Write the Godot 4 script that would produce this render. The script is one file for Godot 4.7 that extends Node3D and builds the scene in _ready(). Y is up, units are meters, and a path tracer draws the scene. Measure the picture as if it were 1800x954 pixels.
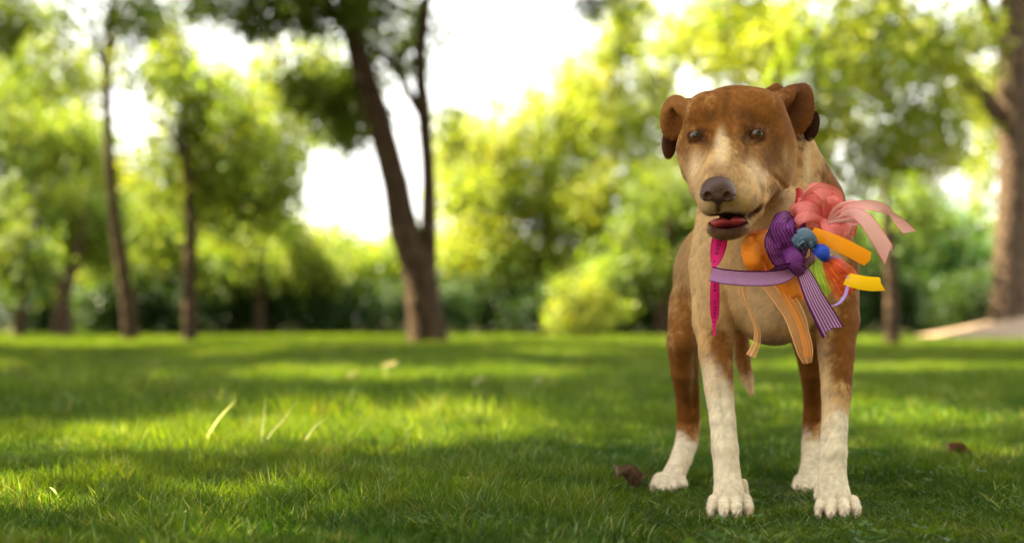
extends Node3D
# A dog wearing a bunch of ribbons on a shaded park lawn, trees behind.

const F := 3183.0          # focal length in photo pixels
const EYE := 0.29          # camera height
const HORIZON := 560.0     # photo row of the horizon
var sun_to := Vector3(-0.78, 1.0, -0.30).normalized()
var rng := RandomNumberGenerator.new()
var M := {}
var names := {}

# a point seen at photo pixel (X, Y), standing d metres away
func P(X: float, Y: float, d: float) -> Vector3:
	return Vector3((X - 900.0) * d / F, EYE + (HORIZON - Y) * d / F, -d)

func lin(r: float, g: float, b: float, a := 1.0) -> Color:
	var c := Color(r, g, b).linear_to_srgb()
	c.a = a
	return c

func numbered(called: String) -> String:
	var n: int = names.get(called, 0)
	names[called] = n + 1
	return called if n == 0 else "%s_%03d" % [called, n]

func tag(o: Node, label := "", category := "", group := "", kind := "") -> Node:
	if label: o.set_meta("label", label)
	if category: o.set_meta("category", category)
	if group: o.set_meta("group", group)
	if kind: o.set_meta("kind", kind)
	return o

func thing(called: String, at: Vector3, label: String, category: String, group := "") -> Node3D:
	var o := Node3D.new()
	o.name = numbered(called)
	add_child(o)
	o.position = at
	tag(o, label, category, group)
	return o

func part(called: String, mesh: Mesh, mat: Material, parent: Node) -> MeshInstance3D:
	var o := MeshInstance3D.new()
	o.name = called if parent != self else numbered(called)
	o.mesh = mesh
	if mat: o.material_override = mat
	parent.add_child(o, true)
	return o

func arrays_mesh(v: PackedVector3Array, n, idx: PackedInt32Array, col = null, uv = null) -> ArrayMesh:
	var a := []
	a.resize(Mesh.ARRAY_MAX)
	a[Mesh.ARRAY_VERTEX] = v
	if n != null: a[Mesh.ARRAY_NORMAL] = n
	if col != null: a[Mesh.ARRAY_COLOR] = col
	if uv != null: a[Mesh.ARRAY_TEX_UV] = uv
	if idx.size(): a[Mesh.ARRAY_INDEX] = idx
	var m := ArrayMesh.new()
	m.add_surface_from_arrays(Mesh.PRIMITIVE_TRIANGLES, a)
	return m

func mat(color: Color, rough := 0.8, spec := 0.4) -> StandardMaterial3D:
	var m := StandardMaterial3D.new()
	m.albedo_color = color
	m.roughness = rough
	m.metallic_specular = spec
	return m

func noise_tex(freq: float, size: int, octaves: int, ramp: Array, seed_ := 1, as_normal := false) -> NoiseTexture2D:
	var n := FastNoiseLite.new()
	n.seed = seed_
	n.frequency = freq
	n.fractal_octaves = octaves
	var t := NoiseTexture2D.new()
	t.width = size
	t.height = size
	t.seamless = true
	t.noise = n
	t.as_normal_map = as_normal
	if ramp.size():
		var g := Gradient.new()
		var offs := PackedFloat32Array()
		var cols := PackedColorArray()
		for r in ramp:
			offs.append(r[0])
			cols.append(r[1])
		g.offsets = offs
		g.colors = cols
		t.color_ramp = g
	return t

# a tapered tube through points, ring by ring, with a wobble in its radius
func tube(pts: Array, radii: Array, sides := 10, wobble := 0.0, seed_ := 1, steps := 5) -> ArrayMesh:
	var noise := FastNoiseLite.new()
	noise.seed = seed_
	noise.frequency = 1.0
	var cp: Array[Vector3] = []
	var cr: Array[float] = []
	for i in pts.size() - 1:
		var p0: Vector3 = pts[maxi(i - 1, 0)]
		var p1: Vector3 = pts[i]
		var p2: Vector3 = pts[i + 1]
		var p3: Vector3 = pts[mini(i + 2, pts.size() - 1)]
		for s in steps:
			var t := float(s) / steps
			cp.append(p1.cubic_interpolate(p2, p0, p3, t))
			cr.append(lerpf(radii[i], radii[i + 1], t))
	cp.append(pts[-1])
	cr.append(radii[-1])
	var v := PackedVector3Array()
	var n := PackedVector3Array()
	var uv := PackedVector2Array()
	var idx := PackedInt32Array()
	var side := Vector3.RIGHT
	for i in cp.size():
		var dir: Vector3 = (cp[mini(i + 1, cp.size() - 1)] - cp[maxi(i - 1, 0)]).normalized()
		side = (side - dir * side.dot(dir)).normalized()
		var up := dir.cross(side)
		for k in sides + 1:
			var a := TAU * (k % sides) / sides
			var q := side * cos(a) + up * sin(a)
			var r := cr[i] * (1.0 + wobble * noise.get_noise_3d(cos(a) * 2.0, sin(a) * 2.0, i * 0.35))
			v.append(cp[i] + q * r)
			n.append(q)
			uv.append(Vector2(float(k) / sides, float(i) / 4.0))
		if i:
			for k in sides:
				var b := i * (sides + 1) + k
				var c := b - sides - 1
				idx.append_array([c, b, c + 1, c + 1, b, b + 1])
	var top := v.size()
	v.append(cp[-1])
	n.append((cp[-1] - cp[-2]).normalized())
	uv.append(Vector2.ZERO)
	for k in sides:
		idx.append_array([top - sides - 1 + k, top, top - sides + k])
	return arrays_mesh(v, n, idx, null, uv)
func _ready() -> void:
	rng.seed = 77
	# camera
	var cam := Camera3D.new()
	cam.name = "camera"
	add_child(cam)
	cam.position = Vector3(0, EYE, 0)
	var lens := CameraAttributesPhysical.new()
	lens.frustum_focal_length = 80.0
	lens.frustum_focus_distance = 2.64
	lens.exposure_aperture = 3.9
	lens.frustum_near = 0.1
	lens.frustum_far = 600.0
	cam.attributes = lens
	cam.set_frustum(954.0 / F * 0.1, Vector2(0, (HORIZON - 477.0) / F * 0.1), 0.1, 600.0)
	cam.current = true
	# sky and exposure
	var we := WorldEnvironment.new()
	we.name = "environment"
	var e := Environment.new()
	e.background_mode = Environment.BG_SKY
	e.sky = Sky.new()
	var s := ProceduralSkyMaterial.new()
	s.sky_top_color = Color(0.82, 0.86, 0.90)
	s.sky_horizon_color = Color(1.0, 0.98, 0.95)
	s.sky_curve = 0.25
	s.sun_angle_max = 0.0
	s.ground_bottom_color = Color(0.2, 0.25, 0.12)
	s.ground_horizon_color = Color(0.4, 0.45, 0.3)
	e.sky.sky_material = s
	e.background_energy_multiplier = 0.355
	e.tonemap_mode = Environment.TONE_MAPPER_LINEAR
	e.tonemap_exposure = 9.8
	e.sdfgi_enabled = true
	e.ssao_enabled = true
	e.ssil_enabled = true
	we.environment = e
	add_child(we)
	var sun := DirectionalLight3D.new()
	sun.name = "sun"
	sun.light_energy = 1.6
	sun.light_color = Color(1.0, 0.94, 0.80)
	sun.light_angular_distance = 0.5
	sun.shadow_enabled = true
	add_child(sun)
	sun.look_at_from_position(Vector3.ZERO, -sun_to)
	# the place, then the things in it
	build_trees()
	print("trees ", Time.get_ticks_msec())
	build_lawn()
	print("lawn ", Time.get_ticks_msec())
	build_dog()
	build_ribbons()
	print("done ", Time.get_ticks_msec())
# ---------------------------------------------------------------- trees
# patches of lawn that the sun reaches between the crowns: centre and half-size on the ground
var sun_spots := []
func sun_spot(X: float, Y: float, rx: float, ry: float) -> void:
	var d := EYE * F / (Y - HORIZON)
	var far := EYE * F / (Y - ry - HORIZON)
	var near := EYE * F / (Y + ry - HORIZON)
	sun_spots.append([(X - 900.0) * d / F, (far + near) * 0.5, rx * d / F, (far - near) * 0.5])

var gap_noise := FastNoiseLite.new()
func in_sun_spot(p: Vector3, wide := 1.0) -> bool:
	var g := p - sun_to * (p.y / sun_to.y)
	var w := gap_noise.get_noise_2d(g.x * 1.6, g.z * 1.6) * 0.35
	for s in sun_spots:
		var a: float = (g.x - s[0]) / (s[2] + 0.2)
		var b: float = (-g.z - s[1]) / (s[3] + 0.2)
		if sqrt(a * a + b * b) < wide + w:
			return true
	return false

# a sprig of leaves filling a ball of radius one
func sprig(leaves: int, size: float, seed_: int) -> ArrayMesh:
	var r := RandomNumberGenerator.new()
	r.seed = seed_
	var v := PackedVector3Array()
	var n := PackedVector3Array()
	var c := PackedColorArray()
	for i in leaves:
		var p := Vector3(r.randfn(), r.randfn(), r.randfn()).normalized() * pow(r.randf(), 0.45)
		var dir := (p * 0.5 + Vector3(r.randf_range(-1, 1), r.randf_range(-0.9, 0.35), r.randf_range(-1, 1))).normalized()
		var up := (Vector3(r.randf_range(-0.7, 0.7), 1.0, r.randf_range(-0.7, 0.7))).normalized()
		var side := dir.cross(up).normalized()
		up = side.cross(dir)
		var l := size * r.randf_range(0.7, 1.3)
		var w := l * r.randf_range(0.26, 0.36)
		var tip := p + dir * l - up * l * 0.12
		var mid := p + dir * l * 0.45
		var left := mid + side * w + up * w * 0.25
		var right := mid - side * w + up * w * 0.25
		for t in [[p, left, tip], [p, tip, right]]:
			v.append_array(PackedVector3Array(t))
			var q: Vector3 = (t[2] - t[0]).cross(t[1] - t[0]).normalized()
			n.append_array(PackedVector3Array([q, q, q]))
			var k := 0.8 + 0.4 * float((i * 37) % 10) / 10.0
			var col := Color(k, k, k)
			c.append_array(PackedColorArray([col, col, col]))
	return arrays_mesh(v, n, PackedInt32Array(), c)

var sprigs: Array[ArrayMesh] = []
func copies_of(mesh: Mesh, m: Material, where: Array[Transform3D], tints: PackedColorArray, called: String, parent: Node) -> MultiMeshInstance3D:
	var mm := MultiMesh.new()
	mm.transform_format = MultiMesh.TRANSFORM_3D
	mm.use_colors = true
	mm.mesh = mesh
	mm.instance_count = where.size()
	for i in where.size():
		mm.set_instance_transform(i, where[i])
		mm.set_instance_color(i, tints[i])
	var o := MultiMeshInstance3D.new()
	o.name = called if parent != self else numbered(called)
	o.multimesh = mm
	o.material_override = m
	parent.add_child(o, true)
	return o

# the same as one mesh, for the crown of a single tree
func joined(mesh: ArrayMesh, m: Material, where: Array[Transform3D], tints: PackedColorArray, called: String, parent: Node) -> MeshInstance3D:
	var a := mesh.surface_get_arrays(0)
	var v0: PackedVector3Array = a[Mesh.ARRAY_VERTEX]
	var n0: PackedVector3Array = a[Mesh.ARRAY_NORMAL]
	var v := PackedVector3Array()
	var n := PackedVector3Array()
	var c := PackedColorArray()
	c.resize(v0.size() * where.size())
	var at := 0
	for i in where.size():
		v.append_array(where[i] * v0)
		n.append_array(Transform3D(where[i].basis.orthonormalized(), Vector3.ZERO) * n0)
		for leaf in v0.size() / 6:
			var k := 0.8 + 0.4 * float((leaf * 37 + i * 11) % 10) / 10.0
			var col := Color(tints[i].r * k, tints[i].g * k, tints[i].b * k)
			for j in 6:
				c[at] = col
				at += 1
	return part(called, arrays_mesh(v, n, PackedInt32Array(), c), m, parent)

func any_turn() -> Basis:
	return Basis.from_euler(Vector3(rng.randf_range(-0.5, 0.5), rng.randf() * TAU, rng.randf_range(-0.5, 0.5)))

# blobs: [X, Y, d, rx px, ry px, how many sprigs]; sprigs keep to the outside of each blob
func crown_points(blobs: Array, size: float, base: Vector3, color: Color, vary: float, keep_spots := true, gap := -0.18) -> Array:
	var where: Array[Transform3D] = []
	var tints := PackedColorArray()
	for b in blobs:
		var c := P(b[0], b[1], b[2])
		var s: float = b[2] / F
		var rad := Vector3(b[3] * s, b[4] * s, (b[3] + b[4]) * 0.5 * s)
		for i in int(b[5]):
			var q := Vector3(rng.randfn(), rng.randfn(), rng.randfn()).normalized() * pow(rng.randf(), 0.38)
			if rng.randf() < 0.16: q *= rng.randf_range(1.0, 1.35)
			var lump := 0.9 + 0.45 * gap_noise.get_noise_3dv(q * 1.5 + c)
			var p := c + q * rad * lump
			if p.y < 0.15 or gap_noise.get_noise_3dv(p * 0.9) + 0.6 * gap_noise.get_noise_3dv(p * 2.3) < gap: continue
			if keep_spots and -p.z < 22.0 and in_sun_spot(p, 1.0): continue
			var k := size * rng.randf_range(0.7, 1.3)
			where.append(Transform3D(any_turn().scaled(Vector3.ONE * k), p - base))
			var l := 1.0 + vary * (rng.randf_range(-1, 1) * 0.6 + gap_noise.get_noise_3dv(p * 0.8) * 0.9)
			var warm := rng.randf_range(0.85, 1.2)
			tints.append(Color(color.r * l * warm, color.g * l, color.b * l))
	return [where, tints]

func tree(called: String, label: String, trunk: Array, d: float, limbs: Array, blobs: Array, color: Color, size := 0.34, bark: Material = null, vary := 0.5, group := "") -> Node3D:
	var first: Array = trunk[0]
	var base := P(first[0], first[1], d)
	base.y = 0.0
	var t := thing(called, base, label, "tree", group)
	if bark == null: bark = M.bark
	var pts := []
	var radii := []
	for p in trunk:
		pts.append(P(p[0], p[1], d + (p[3] if p.size() > 3 else 0.0)) - base)
		radii.append(p[2] * d / F)
	pts[0].y = -0.05
	part("trunk", tube(pts, radii, 14, 0.16, int(first[0])), bark, t)
	for l in limbs:
		var lp := []
		var lr := []
		for p in l:
			lp.append(P(p[0], p[1], d + (p[3] if p.size() > 3 else 0.0)) - base)
			lr.append(p[2] * d / F)
		part("limb", tube(lp, lr, 9, 0.12, int(l[0][0])), bark, t)
	var cp := crown_points(blobs, size, base, color, vary)
	joined(sprigs[rng.randi() % sprigs.size()], M.leaf, cp[0], cp[1], "crown", t)
	return t

func leaf_material() -> StandardMaterial3D:
	var m := mat(Color.WHITE, 0.5, 0.35)
	m.vertex_color_use_as_albedo = true
	m.cull_mode = BaseMaterial3D.CULL_DISABLED
	m.backlight_enabled = true
	m.backlight = Color(1.0, 1.0, 0.55)
	return m

func build_trees() -> void:
	gap_noise.seed = 21
	gap_noise.frequency = 1.0
	for k in 4: sprigs.append(sprig(34, 0.34, 60 + k))
	M.leaf = leaf_material()
	M.bark = mat(Color.WHITE, 0.9, 0.2)
	M.bark.albedo_texture = noise_tex(0.03, 256, 4, [[0.0, lin(0.022, 0.014, 0.009)], [0.5, lin(0.062, 0.038, 0.022)], [1.0, lin(0.12, 0.08, 0.05)]], 4)
	M.bark.uv1_triplanar = true
	M.bark.uv1_scale = Vector3(1.6, 0.5, 1.6)
	M.bark.normal_enabled = true
	M.bark.normal_texture = noise_tex(0.05, 256, 4, [], 4, true)
	M.bark.normal_scale = 1.5
	M.grey_bark = M.bark.duplicate()
	M.grey_bark.albedo_texture = noise_tex(0.03, 256, 4, [[0.0, lin(0.028, 0.018, 0.012)], [0.5, lin(0.085, 0.055, 0.036)], [1.0, lin(0.17, 0.12, 0.08)]], 6)
	for s in [[560, 787, 320, 30], [300, 795, 110, 22], [860, 774, 130, 15], [690, 682, 230, 14], [960, 668, 90, 10], [1480, 656, 160, 14], [1710, 655, 120, 10], [1610, 747, 125, 18], [1360, 700, 50, 9], [1088, 893, 44, 18], [1790, 818, 75, 18], [825, 604, 60, 8], [420, 626, 50, 8], [20, 660, 45, 10], [260, 878, 70, 12], [80, 884, 40, 12], [1000, 622, 120, 5], [200, 612, 120, 4], [1600, 606, 140, 5]]:
		sun_spot(s[0], s[1], s[2], s[3])
	var lime := Color(0.29, 0.34, 0.045)
	var fresh := Color(0.215, 0.275, 0.042)
	var mid := Color(0.12, 0.17, 0.032)
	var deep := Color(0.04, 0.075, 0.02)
	var blue := Color(0.12, 0.21, 0.07)
	tree("forked_tree", "leaning tree with a forked brown trunk, nearest of the trees on the lawn", [[752, 616, 44], [750, 590, 35], [746, 540, 30], [735, 470, 31], [712, 410, 27], [690, 300, 23], [665, 210, 21], [632, 100, 20], [612, 0, 19], [600, -160, 16], [560, -330, 9]], 18.5,
		[[[748, 470, 20], [753, 400, 15], [752, 300, 13], [745, 200, 13], [738, 100, 11], [748, 0, 10], [760, -120, 7], [790, -260, 4]], [[748, 215, 9], [722, 170, 8], [695, 120, 7], [650, 80, 5]], [[625, 60, 9], [560, 10, 7], [500, -40, 5]], [[606, -80, 12], [700, -190, 8], [760, -280, 5]]],
		[[560, 5, 18.0, 200, 60, 120], [420, 30, 18.6, 170, 60, 80], [540, 165, 18.8, 110, 70, 110], [690, 70, 19.2, 100, 90, 70], [780, 200, 19.5, 40, 80, 22], [640, -160, 18.5, 360, 120, 300], [900, -70, 18.2, 130, 50, 60], [450, 180, 19.5, 90, 80, 40], [610, 190, 19.4, 80, 70, 60], [1080, 0, 18.5, 70, 30, 18], [590, 235, 19.6, 80, 45, 60], [500, 270, 19.6, 60, 50, 34]], mid, 0.24)
	tree("slender_tree", "tall dark slender tree, thin curved trunk, far left of the lawn", [[230, 604, 17], [226, 560, 13], [218, 490, 12], [204, 410, 10.5], [193, 300, 9], [187, 180, 8.5], [190, 80, 8], [196, 0, 7], [205, -150, 5]], 22.0,
		[[[190, 110, 5], [215, 40, 4], [245, -20, 3]], [[188, 150, 5], [165, 60, 4], [130, 0, 3]]],
		[[150, 25, 22, 170, 60, 70], [270, 20, 22.5, 130, 55, 60], [60, 120, 23, 90, 70, 36], [200, -130, 22, 260, 100, 200], [10, 30, 21, 80, 70, 50], [260, 120, 22.5, 90, 60, 26]], mid, 0.26)
	tree("slim_tree", "slim tree with a straight brown trunk beside the slender dark one", [[333, 607, 15], [333, 560, 12], [332, 480, 11], [335, 400, 9.5], [328, 320, 8], [322, 240, 5], [315, 150, 3]], 20.5,
		[[[330, 330, 5], [370, 270, 4], [410, 220, 3]], [[325, 280, 4], [290, 220, 3]]],
		[[430, 240, 20.8, 130, 90, 120], [330, 340, 21, 90, 70, 60], [420, 350, 21.5, 110, 70, 80], [340, 140, 20.5, 130, 70, 60], [480, 310, 21.5, 70, 80, 50], [520, 110, 21, 110, 70, 50], [310, 240, 21, 60, 90, 26]], fresh, 0.25)
	tree("round_tree", "broad bright yellow-green tree filling the middle behind the dog's head", [[948, 590, 17], [946, 540, 14], [955, 450, 12], [975, 330, 9], [985, 200, 6]], 33.0,
		[[[952, 470, 8], [900, 400, 6], [860, 330, 4]], [[958, 440, 8], [1040, 350, 6], [1090, 240, 4]]],
		[[985, 250, 33, 175, 185, 360], [875, 320, 32, 115, 130, 170], [835, 340, 32.5, 90, 130, 130], [800, 250, 33, 50, 70, 36], [1085, 170, 33.5, 130, 130, 190], [1050, 370, 32, 150, 110, 190], [850, 430, 31, 85, 70, 70], [1120, 60, 33, 100, 60, 70], [950, 450, 32.5, 120, 60, 80], [1180, 300, 34, 100, 170, 180]], lime, 0.34)
	tree("park_tree", "big shade tree with a thick grey-brown trunk at the right edge", [[1786, 590, 62], [1783, 570, 46], [1781, 520, 37], [1783, 420, 33], [1790, 310, 34], [1792, 220, 38], [1788, 120, 34], [1790, 0, 34], [1795, -180, 30], [1800, -420, 20]], 27.0,
		[[[1782, 240, 22], [1745, 185, 16], [1690, 130, 13], [1630, 75, 11], [1575, 10, 10], [1500, -90, 8], [1400, -160, 5]], [[1778, 100, 16], [1745, 40, 13], [1725, -20, 12], [1690, -120, 8]], [[1640, 85, 6], [1600, 140, 4], [1570, 210, 3]], [[1795, -100, 18], [1900, -260, 12], [2000, -340, 7]]],
		[[1470, 90, 25.5, 240, 100, 290], [1290, 60, 26.5, 160, 85, 160], [1600, 230, 26, 130, 90, 120], [1660, 70, 26, 120, 80, 90], [1400, 230, 27, 170, 95, 170], [1560, 310, 26.5, 110, 50, 60], [1735, 270, 28.5, 45, 110, 60], [1500, -80, 26, 300, 70, 220], [1800, -250, 27, 330, 130, 260], [1720, 170, 29, 80, 70, 50]], lime, 0.31, M.grey_bark)
	tree("sapling", "small dark tree with a thin straight trunk behind the dog's ribbons", [[1570, 611, 15], [1569, 570, 12], [1567, 480, 11], [1562, 400, 8], [1555, 320, 4]], 18.6, [[[1565, 430, 5], [1600, 370, 3]]],
		[[1570, 370, 19, 110, 50, 60], [1500, 400, 19.5, 60, 40, 25]], mid, 0.24)
	tree("bushy_tree", "bushy light green tree with a forked dark trunk by the left edge", [[112, 603, 21], [108, 560, 17], [110, 510, 14], [135, 440, 10], [150, 360, 7]], 27.0, [[[108, 530, 10], [85, 460, 8], [60, 380, 5]]],
		[[60, 270, 28, 160, 95, 190], [80, 390, 27.5, 170, 90, 190], [-60, 180, 28, 100, 110, 100], [180, 420, 28, 100, 80, 90], [120, 210, 29, 80, 60, 46]], fresh, 0.31)
	tree("young_tree", "young tree with a pale brown stem at the left edge", [[32, 604, 12], [34, 560, 10], [40, 480, 8], [48, 400, 5]], 24.0, [], [[40, 450, 24, 80, 60, 70], [-20, 380, 24.5, 70, 60, 50]], mid, 0.28)
	tree("low_tree", "low light green tree between the slender trunk and the forked one", [[456, 600, 13], [455, 560, 10], [458, 500, 8], [465, 430, 5]], 29.0, [],
		[[470, 430, 29, 120, 75, 130], [380, 420, 30, 110, 85, 110], [280, 420, 30, 110, 85, 110], [540, 470, 29.5, 80, 50, 56], [200, 480, 30, 70, 50, 46]], fresh, 0.31)
	tree("leafy_tree", "leafy mid green tree just left of the forked trunk's foot", [[615, 598, 12], [614, 550, 10], [618, 480, 7]], 31.0, [],
		[[620, 460, 31, 100, 50, 80], [690, 475, 31.5, 90, 50, 66], [560, 490, 31, 90, 40, 56], [800, 470, 32, 70, 60, 56]], fresh, 0.31)
	tree("shaded_tree", "dark trunked green tree just left of the dog's shoulder", [[1166, 597, 16], [1166, 550, 13], [1170, 480, 10], [1180, 380, 6]], 29.0, [],
		[[1190, 400, 29.5, 110, 110, 200], [1300, 380, 30, 130, 130, 240], [1120, 480, 29, 90, 50, 80], [1420, 420, 31, 110, 110, 160]], mid, 0.33)
	tree("backdrop_tree", "blue-green tree in shade between the sapling and the thick trunk", [[1660, 590, 14], [1660, 540, 11], [1655, 460, 7]], 38.0, [],
		[[1520, 440, 38, 110, 100, 190], [1650, 420, 38, 130, 100, 220], [1730, 500, 37, 70, 70, 90], [1600, 520, 38, 120, 50, 110], [1850, 450, 38, 120, 130, 180]], blue, 0.4)
	tree("airy_tree", "pale airy tree with thin foliage behind the slim and slender trunks", [[390, 592, 13], [392, 520, 11], [385, 420, 9], [380, 300, 6], [385, 180, 4]], 40.0, [[[386, 400, 5], [330, 330, 4], [290, 260, 2]], [[384, 360, 5], [450, 280, 4], [500, 200, 2]]],
		[[400, 200, 40, 150, 110, 150], [330, 330, 40, 110, 90, 90], [480, 300, 40, 80, 120, 80], [500, 130, 40, 90, 70, 50], [320, 110, 40, 90, 70, 50], [260, 400, 40, 80, 80, 70], [560, 200, 41, 60, 90, 44], [420, 420, 40, 120, 60, 90]], lime, 0.4)
	tree("hazy_tree", "pale green tall tree at the far left behind the bushy one", [[150, 592, 13], [150, 500, 11], [145, 380, 8], [140, 260, 5]], 42.0, [],
		[[110, 250, 42, 110, 90, 110], [20, 180, 42, 80, 80, 70], [150, 350, 42, 90, 80, 80], [60, 90, 42, 100, 60, 50], [230, 330, 42, 60, 60, 40], [120, 150, 42, 80, 50, 36]], lime, 0.42)
	# a bright bush in front of the dark undergrowth
	var bb := P(1030, 598, 24.0)
	bb.y = 0
	var bush := thing("bush", bb, "bright yellow-green bush in front of the dark undergrowth, left of the dog", "bush")
	for k in 5:
		part("stem", tube([Vector3(k * 0.05 - 0.1, -0.02, 0), Vector3(k * 0.12 - 0.24, 0.3, 0.05 * (k % 2)), Vector3(k * 0.25 - 0.5, 0.7, 0.1 * (k % 3 - 1))], [0.014, 0.011, 0.005], 6, 0.0, k), M.bark, bush)
	var bc := crown_points([[1000, 515, 24, 55, 28, 18], [1065, 530, 24, 60, 35, 20], [1030, 562, 24, 60, 28, 20], [1045, 480, 24.3, 45, 22, 9], [985, 555, 24, 30, 25, 8]], 0.2, bb, lime, 0.3)
	joined(sprigs[0], M.leaf, bc[0], bc[1], "foliage", bush)
	# undergrowth along the far side of the lawn and the wood beyond it
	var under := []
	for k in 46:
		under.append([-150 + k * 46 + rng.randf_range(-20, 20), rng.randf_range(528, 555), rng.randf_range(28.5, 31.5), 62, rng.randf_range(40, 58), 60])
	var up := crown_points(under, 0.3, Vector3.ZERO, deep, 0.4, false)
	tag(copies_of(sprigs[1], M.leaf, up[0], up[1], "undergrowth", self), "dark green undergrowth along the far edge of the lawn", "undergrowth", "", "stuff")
	var wood := []
	for k in 34:
		var top := 0.0 if k > 22 else 40.0
		wood.append([-250 + k * 68 + rng.randf_range(-30, 30), rng.randf_range(455, 500) - top * 0.2, rng.randf_range(46, 62), 85, rng.randf_range(55, 80), 100])
	var wp := crown_points(wood, 0.6, Vector3.ZERO, Color(0.19, 0.24, 0.08), 0.5, false)
	tag(copies_of(sprigs[2], M.leaf, wp[0], wp[1], "distant_wood", self), "distant mass of green trees beyond the park lawn", "wood", "", "stuff")
	side_tree(Vector3(3.4, 0, 1.6), Vector3(2.6, 2.7, 3.0), "low-crowned tree standing right of the viewpoint, shading the dog's left side")
	side_tree(Vector3(1.2, 0, 6.0), Vector3(3.4, 2.7, 2.6), "low-crowned tree standing behind the viewpoint, shading the dog from the front")
	# two trees beside the frame whose crowns reach over the lawn and keep it in shade
	overhead("shade_tree", "spreading tree standing just left of the picture, its crown shading the lawn", Vector3(-5.4, 0, -10.5), [[-8, 0.5], [1.5, 17.5]], 5600, mid)
	overhead("shade_tree", "spreading tree standing just right of the picture, its crown shading the lawn", Vector3(4.6, 0, -13.5), [[0.5, 7], [1.5, 17.5]], 4600, mid)

# a broad tree with a low crown, standing to the right of where the picture was taken from
func side_tree(base: Vector3, size: Vector3, label: String) -> void:
	var t := thing("shade_tree", base, label, "tree", "shade trees beside the frame")
	part("trunk", tube([Vector3(0, -0.05, 0), Vector3(0, 1.0, 0), Vector3(0.1, 3.0, 0.1), Vector3(0.0, 5.0, 0)], [0.34, 0.24, 0.2, 0.1], 14, 0.15, 5), M.bark, t)
	var where: Array[Transform3D] = []
	var tints := PackedColorArray()
	for i in 1500:
		var q := Vector3(rng.randfn(), rng.randfn(), rng.randfn()).normalized() * pow(rng.randf(), 0.4)
		var p := Vector3(0.3, 3.2, 0.2) + q * size
		if p.y < 0.5: continue
		where.append(Transform3D(any_turn().scaled(Vector3.ONE * rng.randf_range(0.26, 0.4)), p))
		tints.append(Color(0.15, 0.22, 0.035) * rng.randf_range(0.7, 1.2))
	joined(sprigs[1], M.leaf, where, tints, "crown", t)
	for k in 5:
		part("limb", tube([Vector3(0.02, 1.4 + k * 0.5, 0.02), Vector3(sin(k * 2.3) * 0.8, 2.4 + k * 0.5, cos(k * 2.3) * 0.8), Vector3(sin(k * 2.3) * 1.8, 3.0 + k * 0.5, cos(k * 2.3) * 1.8)], [0.1, 0.06, 0.02], 8, 0.1, k), M.bark, t)

func overhead(called: String, label: String, base: Vector3, over: Array, count: int, color: Color) -> void:
	var t := thing(called, base, label, "tree", "shade trees beside the frame")
	part("trunk", tube([Vector3(0, -0.05, 0), Vector3(0.02, 0.4, 0), Vector3(0.1, 2.0, 0.1), Vector3(0.0, 4.2, 0), Vector3(0.1, 6.5, 0.1)], [0.42, 0.3, 0.25, 0.2, 0.1], 14, 0.15, 3), M.bark, t)
	var where: Array[Transform3D] = []
	var tints := PackedColorArray()
	for i in count + 500:
		var g := Vector3(rng.randf_range(0.15, 1.1), 0, -rng.randf_range(1.9, 3.5)) if i >= count else Vector3(rng.randf_range(over[0][0], over[0][1]), 0, -rng.randf_range(over[1][0], over[1][1]))
		var p := g + sun_to * (rng.randf_range(4.6, 6.6) / sun_to.y)
		if in_sun_spot(p, 1.0): continue
		var l := 1.0 + rng.randf_range(-0.3, 0.3)
		where.append(Transform3D(any_turn().scaled(Vector3.ONE * rng.randf_range(0.22, 0.34)), p - base))
		tints.append(Color(color.r * l, color.g * l, color.b * l))
	joined(sprigs[3], M.leaf, where, tints, "crown", t)
	for k in 8:
		var q: Transform3D = where[(k * 397) % where.size()]
		var e := q.origin
		part("limb", tube([Vector3(0.02, 3.0 + k * 0.3, 0.02), Vector3(e.x * 0.35, 4.6 + k * 0.1, e.z * 0.35), e], [0.1, 0.06, 0.02], 8, 0.1, k), M.bark, t)
# ---------------------------------------------------------------- lawn
func tuft(blades: int, spread: float, height: float, width: float, seed_: int, segs := 3) -> ArrayMesh:
	var r := RandomNumberGenerator.new()
	r.seed = seed_
	var v := PackedVector3Array()
	var n := PackedVector3Array()
	var c := PackedColorArray()
	var idx := PackedInt32Array()
	for b in blades:
		var a := r.randf() * TAU
		var root := Vector3(cos(a), 0, sin(a)) * spread * sqrt(r.randf())
		var lean := Vector3(r.randf_range(-1, 1), 0, r.randf_range(-1, 1)) * 0.75
		var h := height * r.randf_range(0.45, 1.15)
		var w := width * r.randf_range(0.7, 1.25)
		var face := r.randf() * TAU
		var side := Vector3(cos(face), 0, sin(face))
		var front := Vector3(-side.z, 0.25, side.x)
		var k := r.randf_range(0.5, 1.4)
		var col := Color(k * r.randf_range(0.8, 1.25), k, k * r.randf_range(0.7, 1.2))
		var o := v.size()
		for s in segs + 1:
			var t := float(s) / segs
			var p := root + Vector3(0, h * (t - 0.22 * t * t * lean.length()), 0) + lean * h * t * t
			var hw := w * 0.5 * (1.0 - pow(t, 2.2)) if s < segs else 0.0
			v.append(p - side * hw)
			n.append(front.normalized())
			c.append(col)
			if s < segs:
				v.append(p + side * hw)
				n.append(front.normalized())
				c.append(col)
				if s < segs - 1: idx.append_array([o + s * 2, o + s * 2 + 2, o + s * 2 + 1, o + s * 2 + 1, o + s * 2 + 2, o + s * 2 + 3])
				else: idx.append_array([o + s * 2, o + s * 2 + 2, o + s * 2 + 1])
	return arrays_mesh(v, n, idx, c)

var lawn_noise := FastNoiseLite.new()
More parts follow.
